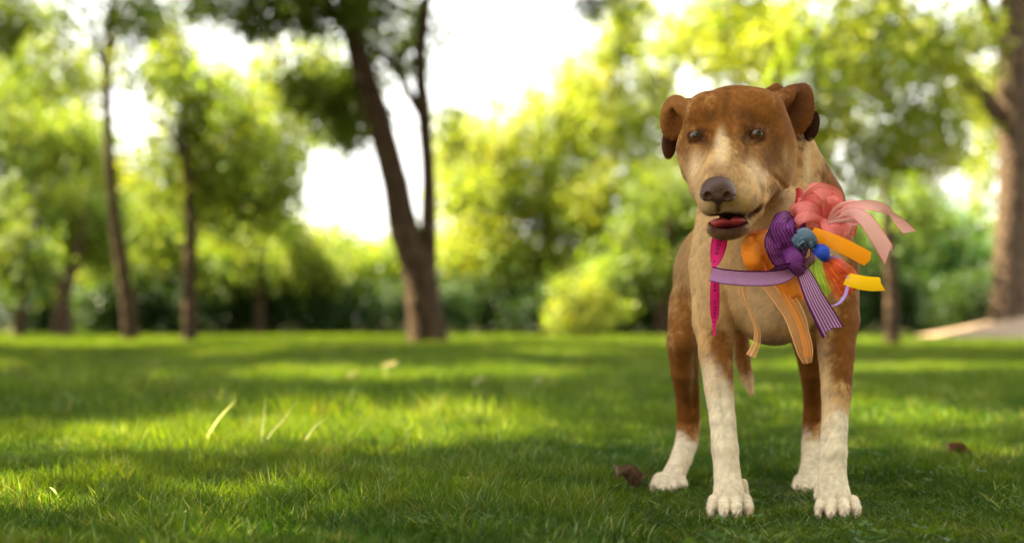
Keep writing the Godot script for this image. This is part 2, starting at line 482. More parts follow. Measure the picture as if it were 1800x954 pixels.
# bare soil shows between the paws and beside the hind paw: [X, Y, rx, ry]
var bare := [[1345, 852, 55, 14], [1110, 858, 40, 8], [1160, 852, 50, 10], [1400, 880, 40, 9], [1690, 815, 28, 6]]
var mound_at := P(1786, 590, 27.0)
func bareness(x: float, d: float) -> float:
	var w := 0.0
	var X := 900.0 + x * F / d
	var Y := HORIZON + EYE * F / d
	for b in bare:
		var a := Vector2((X - b[0]) / b[2], (Y - b[1]) / b[3]).length()
		w = maxf(w, smoothstep(1.4, 0.6, a))
	return w

func sow(called: String, label: String, meshes: Array, near: float, far: float, per_m2: float, scale_: float) -> void:
	var where := []
	var tints := []
	for m in meshes:
		var w: Array[Transform3D] = []
		where.append(w)
		tints.append(PackedColorArray())
	var area := 0.33 * (far * far - near * near)
	for i in int(area * per_m2):
		var d := sqrt(lerpf(near * near, far * far, rng.randf()))
		var x := rng.randf_range(-0.33, 0.33) * d
		var b := bareness(x, d)
		if Vector2((x - mound_at.x) / 1.4, (d + mound_at.z) / 3.2).length() < 1.0: continue
		if rng.randf() < b * 0.75: continue
		var big := lawn_noise.get_noise_2d(x * 1.3, d * 1.3)
		var small := lawn_noise.get_noise_2d(x * 7.0 + 30.0, d * 7.0)
		var h := 1.0 + 0.35 * big + 0.35 * small - 0.4 * b
		h *= 1.0 + 0.35 * smoothstep(0.35, -0.2, x) * smoothstep(3.3, 4.2, d) - 0.25 * smoothstep(0.0, 0.25, x) * smoothstep(3.6, 2.9, d)
		h *= 1.0 - 0.5 * smoothstep(0.10, 0.2, x) * smoothstep(0.80, 0.66, x) * smoothstep(3.25, 3.05, d)
		var s := scale_ * rng.randf_range(0.75, 1.25)
		var basis_ := Basis(Vector3.UP, rng.randf() * TAU).scaled(Vector3(s, s * maxf(h, 0.3), s))
		var k := rng.randi() % meshes.size()
		where[k].append(Transform3D(basis_, Vector3(x, -0.002, -d)))
		var t := clampf(0.45 + small * 0.8 + big * 0.7 + rng.randf_range(-0.35, 0.35), 0.0, 1.0)
		var c := Color(0.048, 0.112, 0.007).lerp(Color(0.148, 0.205, 0.012), t)
		if rng.randf() < 0.07: c = Color(0.34, 0.39, 0.15)
		if rng.randf() < 0.018: c = Color(0.30, 0.23, 0.10)
		tints[k].append(c)
	for k in meshes.size():
		tag(copies_of(meshes[k], M.grass, where[k], tints[k], called, self), label, "grass", "", "stuff")

func blade_thing(called: String, label: String, category: String, pts: Array, width: float, color: Color, head = null) -> void:
	var base := P(pts[0][0], pts[0][1], pts[0][2])
	base.y = 0.0
	var o := thing(called, base, label, category)
	var m := mat(color, 0.45, 0.4)
	m.cull_mode = BaseMaterial3D.CULL_DISABLED
	m.backlight_enabled = true
	m.backlight = Color(0.8, 0.8, 0.5)
	var list := []
	var n := pts.size()
	for i in n:
		list.append([pts[i][0], pts[i][1], pts[i][2], width * (1.0 - pow(float(i) / (n - 1), 2.0) * 0.9), pts[i][3] if pts[i].size() > 3 else 20.0])
	var b := part("blade" if head == null else "stem", strip(list, base, 0.25), m, o)
	if head != null:
		var hm := mat(lin(0.42, 0.36, 0.20), 0.8, 0.2)
		hm.cull_mode = BaseMaterial3D.CULL_DISABLED
		hm.backlight_enabled = true
		hm.backlight = Color(0.7, 0.65, 0.4)
		var v := PackedVector3Array()
		var r := RandomNumberGenerator.new()
		r.seed = int(head[0])
		for k in 46:
			var t := r.randf()
			var p := P(head[0], head[1], head[2]).lerp(P(head[3], head[4], head[2]), t) - base
			var dir := Vector3(r.randf_range(-1, 1), r.randf_range(-0.6, 1), r.randf_range(-1, 1)).normalized()
			p += dir * 0.006 * sin(t * PI)
			var side := dir.cross(Vector3(0.3, 0.2, 1)).normalized() * 0.0022
			v.append_array(PackedVector3Array([p - side, p + side, p + dir * 0.011]))
		part("seed_head", arrays_mesh(v, null, PackedInt32Array()), hm, o)

func curled_leaf(called: String, label: String, X: float, Y: float, d: float, w: float, l: float, turn: float, color: Color, rise: float) -> void:
	var base := P(X, Y, d)
	base.y = 0.0
	var o := thing(called, base, label, "leaf")
	var st := SurfaceTool.new()
	st.begin(Mesh.PRIMITIVE_TRIANGLES)
	var nx := 12
	var nz := 8
	for j in nz + 1:
		for i in nx + 1:
			var u := float(i) / nx
			var t := float(j) / nz - 0.5
			var half := w * sin(PI * clampf(u * 0.94 + 0.04, 0, 1)) * (1.0 + 0.15 * sin(u * 9.0))
			var p := Vector3((u - 0.5) * l, 0.018 + rise * (absf(t) * absf(t) * 3.0 + 0.35 * sin(u * 5.0 + 0.6)) + 0.0015 * sin(u * 6.0 + t * 4.0), t * half)
			st.set_uv(Vector2(u, t + 0.5))
			st.add_vertex(p.rotated(Vector3.UP, turn))
	for j in nz:
		for i in nx:
			var a := j * (nx + 1) + i
			for k in [a, a + 1, a + nx + 1, a + 1, a + nx + 2, a + nx + 1]: st.add_index(k)
	st.generate_normals()
	var m := mat(color, 0.7, 0.3)
	m.cull_mode = BaseMaterial3D.CULL_DISABLED
	m.backlight_enabled = true
	m.backlight = Color(0.3, 0.2, 0.1)
	m.albedo_texture = noise_tex(0.04, 128, 3, [[0.0, Color(0.6, 0.55, 0.5)], [1.0, Color.WHITE]], 9)
	part("leaf_blade", st.commit(), m, o)

func build_lawn() -> void:
	lawn_noise.seed = 8
	lawn_noise.frequency = 0.55
	M.grass = mat(Color.WHITE, 0.45, 0.35)
	M.grass.vertex_color_use_as_albedo = true
	M.grass.cull_mode = BaseMaterial3D.CULL_DISABLED
	M.grass.backlight_enabled = true
	M.grass.backlight = Color(1.0, 1.0, 0.4)
	var soil := mat(Color.WHITE, 0.95, 0.2)
	soil.albedo_texture = noise_tex(0.02, 512, 5, [[0.0, lin(0.022, 0.026, 0.010)], [0.45, lin(0.045, 0.055, 0.016)], [0.7, lin(0.075, 0.065, 0.03)], [1.0, lin(0.12, 0.09, 0.05)]], 3)
	soil.uv1_triplanar = true
	soil.uv1_world_triplanar = true
	soil.uv1_scale = Vector3.ONE * 1.7
	var g := PlaneMesh.new()
	g.size = Vector2(500, 500)
	tag(part("lawn", g, soil, self), "", "", "", "structure")
	# trodden earth round the thick trunk
	var mound := thing("earth_mound", Vector3(P(1786, 590, 27.0).x, 0, -27.0), "bare pale earth sloping round the thick trunk's foot", "earth")
	mound.set_meta("kind", "structure")
	var em := mat(Color.WHITE, 0.95, 0.2)
	em.albedo_texture = noise_tex(0.03, 256, 4, [[0.0, lin(0.20, 0.13, 0.08)], [1.0, lin(0.40, 0.29, 0.20)]], 5)
	em.uv1_triplanar = true
	var v := PackedVector3Array()
	var n := PackedVector3Array()
	var idx := PackedInt32Array()
	for i in 9:
		for k in 33:
			var r := i / 8.0
			var a := TAU * k / 32.0
			var rr := r * (1.0 + 0.15 * lawn_noise.get_noise_2d(cos(a) * 3.0, sin(a) * 3.0))
			v.append(Vector3(cos(a) * rr * 1.5, 0.36 * (1.0 - r) * (1.0 - 0.4 * r) - 0.006, sin(a) * rr * 3.4))
			n.append(Vector3.UP)
			if i and k:
				var o := i * 33 + k
				idx.append_array([o, o - 33, o - 1, o - 1, o - 33, o - 34])
	part("earth", arrays_mesh(v, n, idx), em, mound)
	var fine := []
	var coarse := []
	for k in 4:
		fine.append(tuft(16, 0.024, 0.043, 0.0023, 90 + k))
		coarse.append(tuft(26, 0.09, 0.06, 0.0075, 95 + k, 2))
	sow("grass", "short green lawn grass in the foreground", fine, 2.05, 4.6, 4000, 1.0)
	sow("grass", "short green lawn grass across the middle of the lawn", fine, 4.6, 10.0, 900, 1.45)
	sow("grass", "lawn grass reaching back to the trees", coarse, 10.0, 32.0, 120, 0.8)
	# taller tufts in the sunlit patch, clover among the grass
	var tall: Array[Transform3D] = []
	var tall_c := PackedColorArray()
	for i in 420:
		var X := rng.randf_range(170, 960)
		var d := rng.randf_range(3.35, 4.9)
		if lawn_noise.get_noise_2d(X * 0.02, d * 3.0) < -0.05: continue
		tall.append(Transform3D(Basis(Vector3.UP, rng.randf() * TAU).scaled(Vector3.ONE * rng.randf_range(0.6, 1.15)), Vector3((X - 900.0) * d / F, -0.002, -d)))
		tall_c.append(Color(0.12, 0.18, 0.012).lerp(Color(0.22, 0.25, 0.03), rng.randf()))
	tag(copies_of(tuft(5, 0.022, 0.085, 0.0032, 120, 4), M.grass, tall, tall_c, "tall_grass", self), "longer grass blades in the sunlit patch at the left", "grass", "", "stuff")
	var leaf3 := SurfaceTool.new()
	leaf3.begin(Mesh.PRIMITIVE_TRIANGLES)
	for l in 3:
		var a := TAU * l / 3.0
		var out := Vector3(cos(a), 0.12, sin(a))
		var side := Vector3(-sin(a), 0, cos(a))
		var hub := Vector3(0, 0.03, 0)
		var ring := [hub, hub + out * 0.005 + side * 0.004, hub + out * 0.010 + side * 0.0042, hub + out * 0.0112 + Vector3(0, 0.001, 0), hub + out * 0.010 - side * 0.0042, hub + out * 0.005 - side * 0.004]
		for k in range(1, 5):
			for p in [ring[0], ring[k], ring[k + 1]]: leaf3.add_vertex(p)
	for p in [Vector3(-0.0005, 0, 0), Vector3(0.0005, 0, 0), Vector3(0, 0.031, 0)]: leaf3.add_vertex(p)
	leaf3.generate_normals()
	var clover: Array[Transform3D] = []
	var clover_c := PackedColorArray()
	for i in 5200:
		var d := sqrt(lerpf(4.3, 22.0, rng.randf()))
		var x := rng.randf_range(-0.33, 0.33) * d
		if lawn_noise.get_noise_2d(x * 4.0 + 90.0, d * 4.0) < 0.24 or (x > 0.16 and x < 0.56 and d > 2.42 and d < 3.15): continue
		clover.append(Transform3D(Basis.from_euler(Vector3(rng.randf_range(-0.4, 0.4), rng.randf() * TAU, rng.randf_range(-0.4, 0.4))).scaled(Vector3.ONE * rng.randf_range(0.55, 1.0)), Vector3(x, 0, -d)))
		clover_c.append(Color(0.06, 0.13, 0.025).lerp(Color(0.13, 0.2, 0.05), rng.randf()))
	tag(copies_of(leaf3.commit(), M.grass, clover, clover_c, "clover", self), "patches of small clover leaves among the grass", "clover", "", "stuff")
	# single long blades and seed heads that stand above the lawn
	blade_thing("grass_blade", "long pale grass blade leaning right, leftmost of the tall blades", "grass blade", [[362, 768, 3.7815], [374, 748, 3.7815], [392, 725, 3.7814], [416, 702, 3.7813]], 4.5, lin(0.075, 0.11, 0.015))
	blade_thing("grass_blade", "upright green grass blade, tallest of the tall blades", "grass blade", [[457, 785, 3.781], [459, 760, 3.781], [463, 730, 3.781], [466, 696, 3.781]], 5.5, lin(0.07, 0.12, 0.012))
	blade_thing("grass_blade", "broad pale grass blade bending right from beside the upright one", "grass blade", [[458, 786, 3.7808], [474, 762, 3.7807], [496, 738, 3.7806], [522, 704, 3.7805]], 6, lin(0.09, 0.12, 0.02))
	blade_thing("grass_blade", "short arched pale grass blade, rightmost of the tall blades", "grass blade", [[528, 786, 3.7812], [540, 766, 3.7812], [556, 746, 3.7811], [575, 734, 3.781]], 5, lin(0.10, 0.12, 0.04))
	blade_thing("grass_blade", "thin bent grass blade at the left of the foreground", "grass blade", [[112, 905, 2.72], [104, 880, 2.72], [94, 862, 2.72], [86, 856, 2.71]], 6, lin(0.20, 0.30, 0.03))
	for s in [[625, 690, 612, 655, 626, 648, 6.9, "left"], [690, 684, 672, 636, 696, 632, 7.2, "right"]]:
		blade_thing("seed_stalk", "pale grass seed head, the %s one of the pair beyond the sunlit blades" % s[7], "seed head", [[s[0], s[1], s[6]], [(s[0] + s[2]) / 2.0 - 2, (s[1] + s[3]) / 2.0, s[6]], [s[2], s[3], s[6]]], 2.5, lin(0.22, 0.26, 0.07), [s[2], s[3] + 8, s[6], s[4], s[5] + 6])
	blade_thing("seed_stalk", "dark brownish seed head standing alone right of the pale ones", "seed head", [[934, 706, 6.3], [935, 690, 6.3], [938, 676, 6.3]], 2.5, lin(0.10, 0.09, 0.04), [936, 684, 6.3, 950, 662])
	blade_thing("seed_stalk", "pale grass seed head at the end of the far sunlit strip", "seed head", [[836, 706, 6.3], [838, 690, 6.3], [834, 672, 6.3]], 2.5, lin(0.22, 0.26, 0.07), [832, 676, 6.3, 850, 664])
	curled_leaf("fallen_leaf", "curled brown fallen leaf in the grass at the right", 1688, 822, 3.53, 0.05, 0.06, 0.5, lin(0.24, 0.10, 0.045), 0.03)
	curled_leaf("fallen_leaf", "flat dark brown fallen leaf beside the hind paw", 1106, 866, 3.02, 0.06, 0.055, 0.7, lin(0.22, 0.13, 0.075), 0.028)
	curled_leaf("fallen_leaf", "small pale leaf at the bottom edge, lower left", 198, 948, 2.38, 0.007, 0.03, 0.3, lin(0.55, 0.55, 0.45), 0.003)
# ---------------------------------------------------------------- the dog: a field of smooth-joined bones, meshed as surface nets
var f_type := PackedInt32Array()     # 0 tapered bone, 1 turned ellipsoid; +10 carves
var f_a := PackedVector3Array()
var f_ba := PackedVector3Array()
var f_ra := PackedFloat32Array()
var f_rb := PackedFloat32Array()
var f_k := PackedFloat32Array()
var f_inv := PackedFloat32Array()
var f_bx := PackedVector3Array()
var f_by := PackedVector3Array()
var f_bz := PackedVector3Array()
var f_rad := PackedVector3Array()

func field_clear() -> void:
	for a in [f_type, f_a, f_ba, f_ra, f_rb, f_k, f_inv, f_bx, f_by, f_bz, f_rad]: a.clear()

func bone(A: Array, ra: float, B: Array, rb: float, k := 16.0, carve := false) -> void:
	var a := P(A[0], A[1], A[2])
	var b := P(B[0], B[1], B[2])
	var ba := b - a
	f_type.append(10 if carve else 0)
	f_a.append(a)
	f_ba.append(ba)
	f_ra.append(ra * A[2] / F)
	f_rb.append(rb * B[2] / F)
	f_k.append(k * A[2] / F)
	f_inv.append(1.0 / maxf(ba.length_squared(), 1e-9))
	for x in [f_bx, f_by, f_bz]: x.append(Vector3.ZERO)
	f_rad.append(Vector3.ZERO)

func chain(list: Array, k := 14.0) -> void:      # [X, Y, d, r] ...
	for i in list.size() - 1:
		bone(list[i], list[i][3], list[i + 1], list[i + 1][3], k if i == 0 else minf(k, 4.0))

func egg(A: Array, r: Array, turn := Vector3.ZERO, k := 16.0, carve := false) -> void:
	var s: float = A[2] / F
	var b := Basis.from_euler(turn * PI / 180.0)
	f_type.append(11 if carve else 1)
	f_a.append(P(A[0], A[1], A[2]))
	f_ba.append(Vector3.ZERO)
	f_ra.append(0)
	f_rb.append(0)
	f_k.append(k * s)
	f_inv.append(minf(r[0], minf(r[1], r[2])) * s)
	f_bx.append(b.x)
	f_by.append(b.y)
	f_bz.append(b.z)
	f_rad.append(Vector3(r[0], r[1], r[2]) * s)

func prim(i: int, p: Vector3) -> float:
	var q := p - f_a[i]
	if f_type[i] % 10 == 0:
		var ba := f_ba[i]
		var t := clampf(q.dot(ba) * f_inv[i], 0.0, 1.0)
		return (q - ba * t).length() - lerpf(f_ra[i], f_rb[i], t)
	var r := f_rad[i]
	var u := Vector3(q.dot(f_bx[i]) / r.x, q.dot(f_by[i]) / r.y, q.dot(f_bz[i]) / r.z)
	var k0 := u.length()
	var k1 := (u / r).length()
	return (k0 - 1.0) * f_inv[i] if k1 < 1e-6 else k0 * (k0 - 1.0) / k1

func field(p: Vector3, list: PackedInt32Array) -> float:
	var d := 1.0
	for i in list:
		var e := prim(i, p)
		var k := f_k[i]
		if f_type[i] < 10:
			var h := maxf(k - absf(d - e), 0.0) / k
			d = minf(d, e) - h * h * k * 0.25
		else:
			e = -e
			var h := maxf(k - absf(d - e), 0.0) / k
			d = maxf(d, e) + h * h * k * 0.25
	return d

const BK := 4
const CORNERS := [Vector3i(0, 0, 0), Vector3i(1, 0, 0), Vector3i(0, 1, 0), Vector3i(1, 1, 0), Vector3i(0, 0, 1), Vector3i(1, 0, 1), Vector3i(0, 1, 1), Vector3i(1, 1, 1)]

# one block of cells: returns [vertex cells, positions, normals, crossings]
func net_block(b: Vector3i, lo: Vector3, cell: float, cells: Vector3i, skip: Array) -> Array:
	var list := PackedInt32Array()
	var org := lo + Vector3(b * BK) * cell
	var mid := org + Vector3.ONE * cell * BK * 0.5
	var reach := cell * BK * 0.87 + cell * 1.5
	for box in skip:
		if box.grow(-reach).has_point(mid):
			return []
	var inside := false
	for i in f_type.size():
		if prim(i, mid) < reach * 1.55 + f_k[i] * 1.5:
			list.append(i)
			inside = inside or f_type[i] < 10
	if not inside or absf(field(mid, list)) > reach * 1.5:
		return []
	var n := BK + 2            # one more layer on the low side, so that quads find their neighbours
	var v := PackedFloat32Array()
	v.resize(n * n * n)
	var at := 0
	for z in n:
		for y in n:
			for x in n:
				v[at] = field(org + Vector3(x, y, z) * cell, list)
				at += 1
	var keys := PackedInt64Array()
	var pos := PackedVector3Array()
	var nor := PackedVector3Array()
	var cross := PackedInt64Array()
	for z in BK:
		for y in BK:
			for x in BK:
				var o := x + n * (y + n * z)
				var c := [v[o], v[o + 1], v[o + n], v[o + n + 1], v[o + n * n], v[o + n * n + 1], v[o + n * n + n], v[o + n * n + n + 1]]
				var m := 0
				for k in 8:
					if c[k] < 0.0: m |= 1 << k
				if m == 0 or m == 255:
					continue
				var sum := Vector3.ZERO
				var cnt := 0
				for e in [[0, 1], [2, 3], [4, 5], [6, 7], [0, 2], [1, 3], [4, 6], [5, 7], [0, 4], [1, 5], [2, 6], [3, 7]]:
					var p: float = c[e[0]]
					var q: float = c[e[1]]
					if (p < 0.0) != (q < 0.0):
						sum += Vector3(CORNERS[e[0]]).lerp(Vector3(CORNERS[e[1]]), p / (p - q))
						cnt += 1
				var g := b * BK + Vector3i(x, y, z)
				var key := g.x + cells.x * (g.y + cells.y * g.z)
				keys.append(key)
				pos.append(org + (Vector3(x, y, z) + sum / cnt) * cell)
				nor.append(Vector3(c[1] + c[3] + c[5] + c[7] - c[0] - c[2] - c[4] - c[6], c[2] + c[3] + c[6] + c[7] - c[0] - c[1] - c[4] - c[5], c[4] + c[5] + c[6] + c[7] - c[0] - c[1] - c[2] - c[3]).normalized())
				var s0: bool = c[0] < 0.0
				for ax in 3:
					if (c[1 << ax] < 0.0) != s0:
						cross.append(key * 6 + ax * 2 + (1 if s0 else 0))
	return [keys, pos, nor, cross]

# meshes the field inside a box; boxes in skip are meshed apart with finer cells
func net(lo: Vector3, hi: Vector3, cell: float, skip: Array, out: Dictionary, keep = null) -> void:
	var nb := Vector3i(((hi - lo) / (cell * BK)).ceil())
	var cells := (nb + Vector3i.ONE) * BK
	var res := []
	var total := nb.x * nb.y * nb.z
	res.resize(total)
	var job := func(i: int) -> void:
		res[i] = net_block(Vector3i(i % nb.x, (i / nb.x) % nb.y, i / (nb.x * nb.y)), lo, cell, cells, skip)
	var id := WorkerThreadPool.add_group_task(job, total)
	WorkerThreadPool.wait_for_group_task_completion(id)
	var index := {}
	var start: int = out.v.size()
	for r in res:
		if r.is_empty(): continue
		for k in r[0].size():
			index[r[0][k]] = out.v.size() + k
		out.v.append_array(r[1])
		out.n.append_array(r[2])
	var st := [1, cells.x, cells.x * cells.y]
	for r in res:
		if r.is_empty(): continue
		for c in r[3]:
			var key: int = c / 6
			var ax: int = (c % 6) / 2
			var s1: int = st[(ax + 1) % 3]
			var s2: int = st[(ax + 2) % 3]
			var a: int = index.get(key, -1)
			var b: int = index.get(key - s1, -1)
			var d: int = index.get(key - s1 - s2, -1)
			var e: int = index.get(key - s2, -1)
			if a < 0 or b < 0 or d < 0 or e < 0: continue
			var centre: Vector3 = (out.v[a] + out.v[d]) * 0.5
			var hidden: bool = keep != null and not keep.has_point(centre)
			for box in skip:
				if box.has_point(centre): hidden = true
			if hidden: continue
			if c % 2: out.i.append_array([a, d, b, a, e, d])
			else: out.i.append_array([a, b, d, a, d, e])

func px_box(A: Array, B: Array) -> AABB:        # a box from two pixel-and-depth corners
	var m := AABB(P(A[0], A[1], A[2]), Vector3.ZERO)
	for X in [A[0], B[0]]:
		for Y in [A[1], B[1]]:
			for d in [A[2], B[2]]:
				m = m.expand(P(X, Y, d))
	return m

# how far the body's surface lies behind a point of its outline
func depth_at(X: float, Y: float) -> float:
	var list := PackedInt32Array(range(f_type.size()))
	var d := 2.40
	while d < 3.2:
		var f := field(P(X, Y, d), list)
		if f < 0.0004: return d
		d += maxf(f * 0.7, 0.0005)
	return d

func crease(list: Array, k: float) -> void:
	var pts := []
	for q in list: pts.append([q[0], q[1], depth_at(q[0], q[1]) + q[2] * 0.2 * 2.6 / F, q[2]])
	for i in pts.size() - 1: bone(pts[i], pts[i][3], pts[i + 1], pts[i + 1][3], k, true)

func dog_shape() -> void:
	# trunk
	bone([1362, 468, 2.76], 116, [1336, 462, 2.98], 112, 30)
	bone([1336, 470, 2.98], 106, [1310, 480, 3.16], 84, 30)
	egg([1360, 512, 2.715], [86, 96, 74], Vector3(-12, 0, 0), 36)       # keel of the chest
	egg([1352, 418, 2.70], [92, 88, 66], Vector3.ZERO, 40)              # front of the chest
	# neck and throat
	bone([1345, 285, 2.735], 82, [1368, 410, 2.79], 110, 36)
	bone([1345, 338, 2.672], 50, [1362, 430, 2.71], 70, 20)
	bone([1400, 262, 2.73], 32, [1440, 345, 2.79], 42, 26)             # nape at the right
	# shoulders and front legs
	chain([[1266, 380, 2.76, 42], [1257, 465, 2.735, 46], [1257, 560, 2.715, 40]], 20)
	chain([[1444, 385, 2.785, 44], [1460, 470, 2.745, 50], [1468, 560, 2.725, 43]], 30)
	chain([[1258, 570, 2.715, 36], [1259, 620, 2.70, 30], [1264, 680, 2.68, 25.5], [1271, 740, 2.665, 22.5], [1275, 790, 2.655, 23.5], [1279, 835, 2.65, 23], [1282, 872, 2.64, 28]], 12)
	chain([[1470, 570, 2.715, 38], [1471, 620, 2.70, 32], [1471, 690, 2.68, 26], [1468, 750, 2.665, 22.5], [1465, 795, 2.655, 24.5], [1464, 840, 2.65, 24.5], [1468, 874, 2.64, 29]], 12)
	# hind quarters and legs
	egg([1246, 485, 3.07], [62, 92, 100], Vector3(0, 0, -4), 34)
	egg([1378, 485, 3.07], [62, 92, 100], Vector3(0, 0, 4), 34)
	chain([[1224, 540, 3.06, 50], [1200, 600, 3.02, 28], [1204, 650, 3.05, 25], [1209, 700, 3.11, 21], [1211, 745, 3.14, 20.5], [1208, 776, 3.12, 19.5], [1198, 806, 3.08, 18.5], [1184, 836, 3.06, 20]], 12)
	chain([[1406, 540, 3.06, 48], [1424, 600, 3.02, 30], [1428, 650, 3.05, 22], [1430, 700, 3.11, 17], [1428, 745, 3.14, 17], [1426, 780, 3.11, 15.5], [1424, 815, 3.08, 15], [1421, 838, 3.06, 18]], 12)
	# tail
	chain([[1304, 500, 3.22, 20], [1303, 580, 3.2, 14.5], [1306, 630, 3.17, 13], [1314, 666, 3.15, 11], [1322, 692, 3.13, 5]], 6)
	# paws: four toes each
	for t in [[1252, 0.018, 8.2], [1273.0, 0.0, 9.0], [1295.0, 0.0, 9.0], [1316, 0.018, 8.2]]:
		bone([lerpf(1283, t[0], 0.86), 878, 2.628 + t[1]], 10.5, [t[0], 893, 2.600 + t[1]], t[2] + 1.3, 3)
		bone([t[0], 893, 2.603 + t[1]], t[2] + 1.3, [t[0] + 0.04 * (t[0] - 1283), 905, 2.592 + t[1]], t[2] - 1.5, 2)
	for t in [[1442, 0.018, 8.0], [1462, 0.0, 9.0], [1484, 0.0, 9.3], [1505, 0.018, 8.2]]:
		bone([lerpf(1471, t[0], 0.86), 880, 2.628 + t[1]], 10.5, [t[0], 895, 2.600 + t[1]], t[2] + 1.3, 3)
		bone([t[0], 895, 2.603 + t[1]], t[2] + 1.3, [t[0] + 0.04 * (t[0] - 1471), 906, 2.592 + t[1]], t[2] - 1.5, 2)
	for t in [[1151, 862, 0.012, 8.6], [1166, 862, 0.0, 9.2], [1183, 859, 0.0, 9.0], [1198, 853, 0.02, 8]]:
		bone([lerpf(1184, t[0], 0.7), 842, 3.045 + t[2]], 12, [t[0] + 2, 852, 3.015 + t[2]], t[3] + 1.2, 4)
		bone([t[0] + 2, 852, 3.015 + t[2]], t[3] + 1.2, [t[0] - 2, t[1], 3.0 + t[2]], t[3] - 2, 2)
	for t in [[1403, 0.01, 8.2], [1417, 0.0, 8.8], [1431, 0.0, 8.6], [1441, 0.02, 7]]:
		bone([lerpf(1421, t[0], 0.8), 844, 3.045 + t[1]], 11, [t[0], 853, 3.015 + t[1]], t[2] + 1.2, 4)
		bone([t[0], 853, 3.015 + t[1]], t[2] + 1.2, [t[0] - 1, 861, 3.0 + t[1]], t[2] - 2, 2)
	bone([1306, 850, 2.665], 9, [1312, 872, 2.66], 6, 5)                # dew claws
	bone([1441, 852, 2.665], 8, [1437, 872, 2.66], 6, 5)
	# head
	egg([1296, 230, 2.640], [95, 80, 92], Vector3.ZERO, 20)
	egg([1246, 196, 2.602], [40, 36, 40], Vector3.ZERO, 16)
	egg([1332, 192, 2.602], [46, 36, 42], Vector3.ZERO, 16)
	bone([1236, 292, 2.625], 40, [1230, 262, 2.632], 41, 20)
	bone([1346, 305, 2.635], 48, [1356, 262, 2.648], 46, 20)
	bone([1252, 330, 2.575], 27, [1240, 300, 2.60], 32, 16)
	bone([1279, 232, 2.592], 36, [1268, 318, 2.512], 36, 26)
	bone([1316, 272, 2.600], 40, [1304, 330, 2.552], 42, 24)
	bone([1244, 276, 2.606], 34, [1240, 322, 2.560], 30, 24)           # bridge of the muzzle
	egg([1276, 333, 2.535], [53, 44, 68], Vector3(18, 8, 0), 20)
	egg([1251, 351, 2.522], [25, 29, 40], Vector3(0, 0, -8), 10)        # flews
	egg([1298, 349, 2.524], [37, 32, 46], Vector3(0, 0, 8), 12)
	bone([1322, 352, 2.56], 24, [1346, 318, 2.60], 26, 14)
	bone([1264, 368, 2.508], 9, [1264, 352, 2.502], 12, 8)
	bone([1322, 368, 2.60], 22, [1300, 390, 2.55], 22, 14)              # lower jaw
	egg([1280, 400, 2.535], [39, 22, 46], Vector3(0, 0, 4), 8)
	# hollows
	egg([1281, 388, 2.505], [37, 14, 62], Vector3(0, 0, 3), 4, true)    # mouth
	bone([1308, 384, 2.50], 5, [1330, 371, 2.535], 3.5, 5, true)
	bone([1283, 158, 2.585], 6, [1279, 236, 2.548], 7, 14, true)        # furrow of the brow
	bone([1265, 362, 2.488], 2.0, [1265, 374, 2.487], 2.5, 4, true)
	egg([1230, 240, 2.563], [24, 15, 20], Vector3.ZERO, 14, true)
	egg([1325, 236, 2.546], [24, 15, 20], Vector3.ZERO, 14, true)
	# creases of shoulder, chest, elbows, cheek and under the eyes
	crease([[1226, 380, 3], [1217, 450, 6], [1216, 520, 7], [1226, 580, 6]], 16)
	crease([[1352, 300, 2], [1366, 312, 2.6], [1382, 334, 3]], 8)
	crease([[1326, 372, 2], [1342, 352, 3], [1352, 334, 3], [1360, 316, 2]], 7)
	crease([[1404, 262, 3], [1405, 290, 5], [1396, 318, 5], [1378, 340, 4]], 10)
	crease([[1236, 252, 1.5], [1248, 256, 1.8], [1258, 250, 1.2]], 6)
	crease([[1306, 250, 1.2], [1318, 256, 1.8], [1334, 256, 1.5]], 6)
	crease([[1262, 640, 2], [1270, 700, 3], [1280, 760, 2]], 10)
	crease([[1464, 640, 2], [1462, 700, 3], [1460, 760, 2]], 10)
	crease([[1222, 620, 2], [1222, 680, 4], [1222, 720, 3]], 10)
	# lids round the eyes
	egg([1223.5, 238, 2.5935], [17, 16, 17], Vector3.ZERO, 6)
	egg([1331, 235, 2.576], [18, 16.5, 18], Vector3.ZERO, 6)
	egg([1223.0, 239.5, 2.575], [13.4, 7.8, 17], Vector3(0, 0, 6), 3, true)
	egg([1330.5, 236.5, 2.558], [14.4, 8.0, 17], Vector3(0, 0, -4), 3, true)
	# nose seat
	# ears
	egg([1187, 208, 2.665], [29, 42, 9.5], Vector3(0, 20, -6), 6)
	bone([1214, 192, 2.655], 20, [1196, 194, 2.66], 20, 14)
	egg([1177, 250, 2.680], [15, 31, 6], Vector3(0, 25, -6), 4)
	egg([1186, 216, 2.653], [14, 26, 6], Vector3(0, 20, -6), 8, true)
	egg([1399, 196, 2.672], [32, 50, 9.5], Vector3(0, -18, -16), 7)
	bone([1368, 178, 2.66], 20, [1390, 172, 2.668], 20, 14)
	egg([1412, 168, 2.675], [17, 22, 12], Vector3(0, -18, -10), 8)
	egg([1427, 221, 2.686], [15, 28, 6], Vector3(0, -25, -12), 4)
	egg([1401, 194, 2.659], [17, 30, 6], Vector3(0, -18, -16), 10, true)
	bone([1366, 158, 2.70], 12, [1352, 164, 2.70], 10, 4)

# coat colours: where each marking lies on the body
var coat := []
var coat_noise := FastNoiseLite.new()
func mark(X: float, Y: float, d: float, rx: float, ry: float, rz: float, c: Color, soft := 0.35, turn := 0.0, amount := 1.0) -> void:
	var s := d / F
	coat.append([P(X, Y, d), Vector3(1.0 / (rx * s), 1.0 / (ry * s), 1.0 / (rz * s)), c, soft, deg_to_rad(turn), amount])

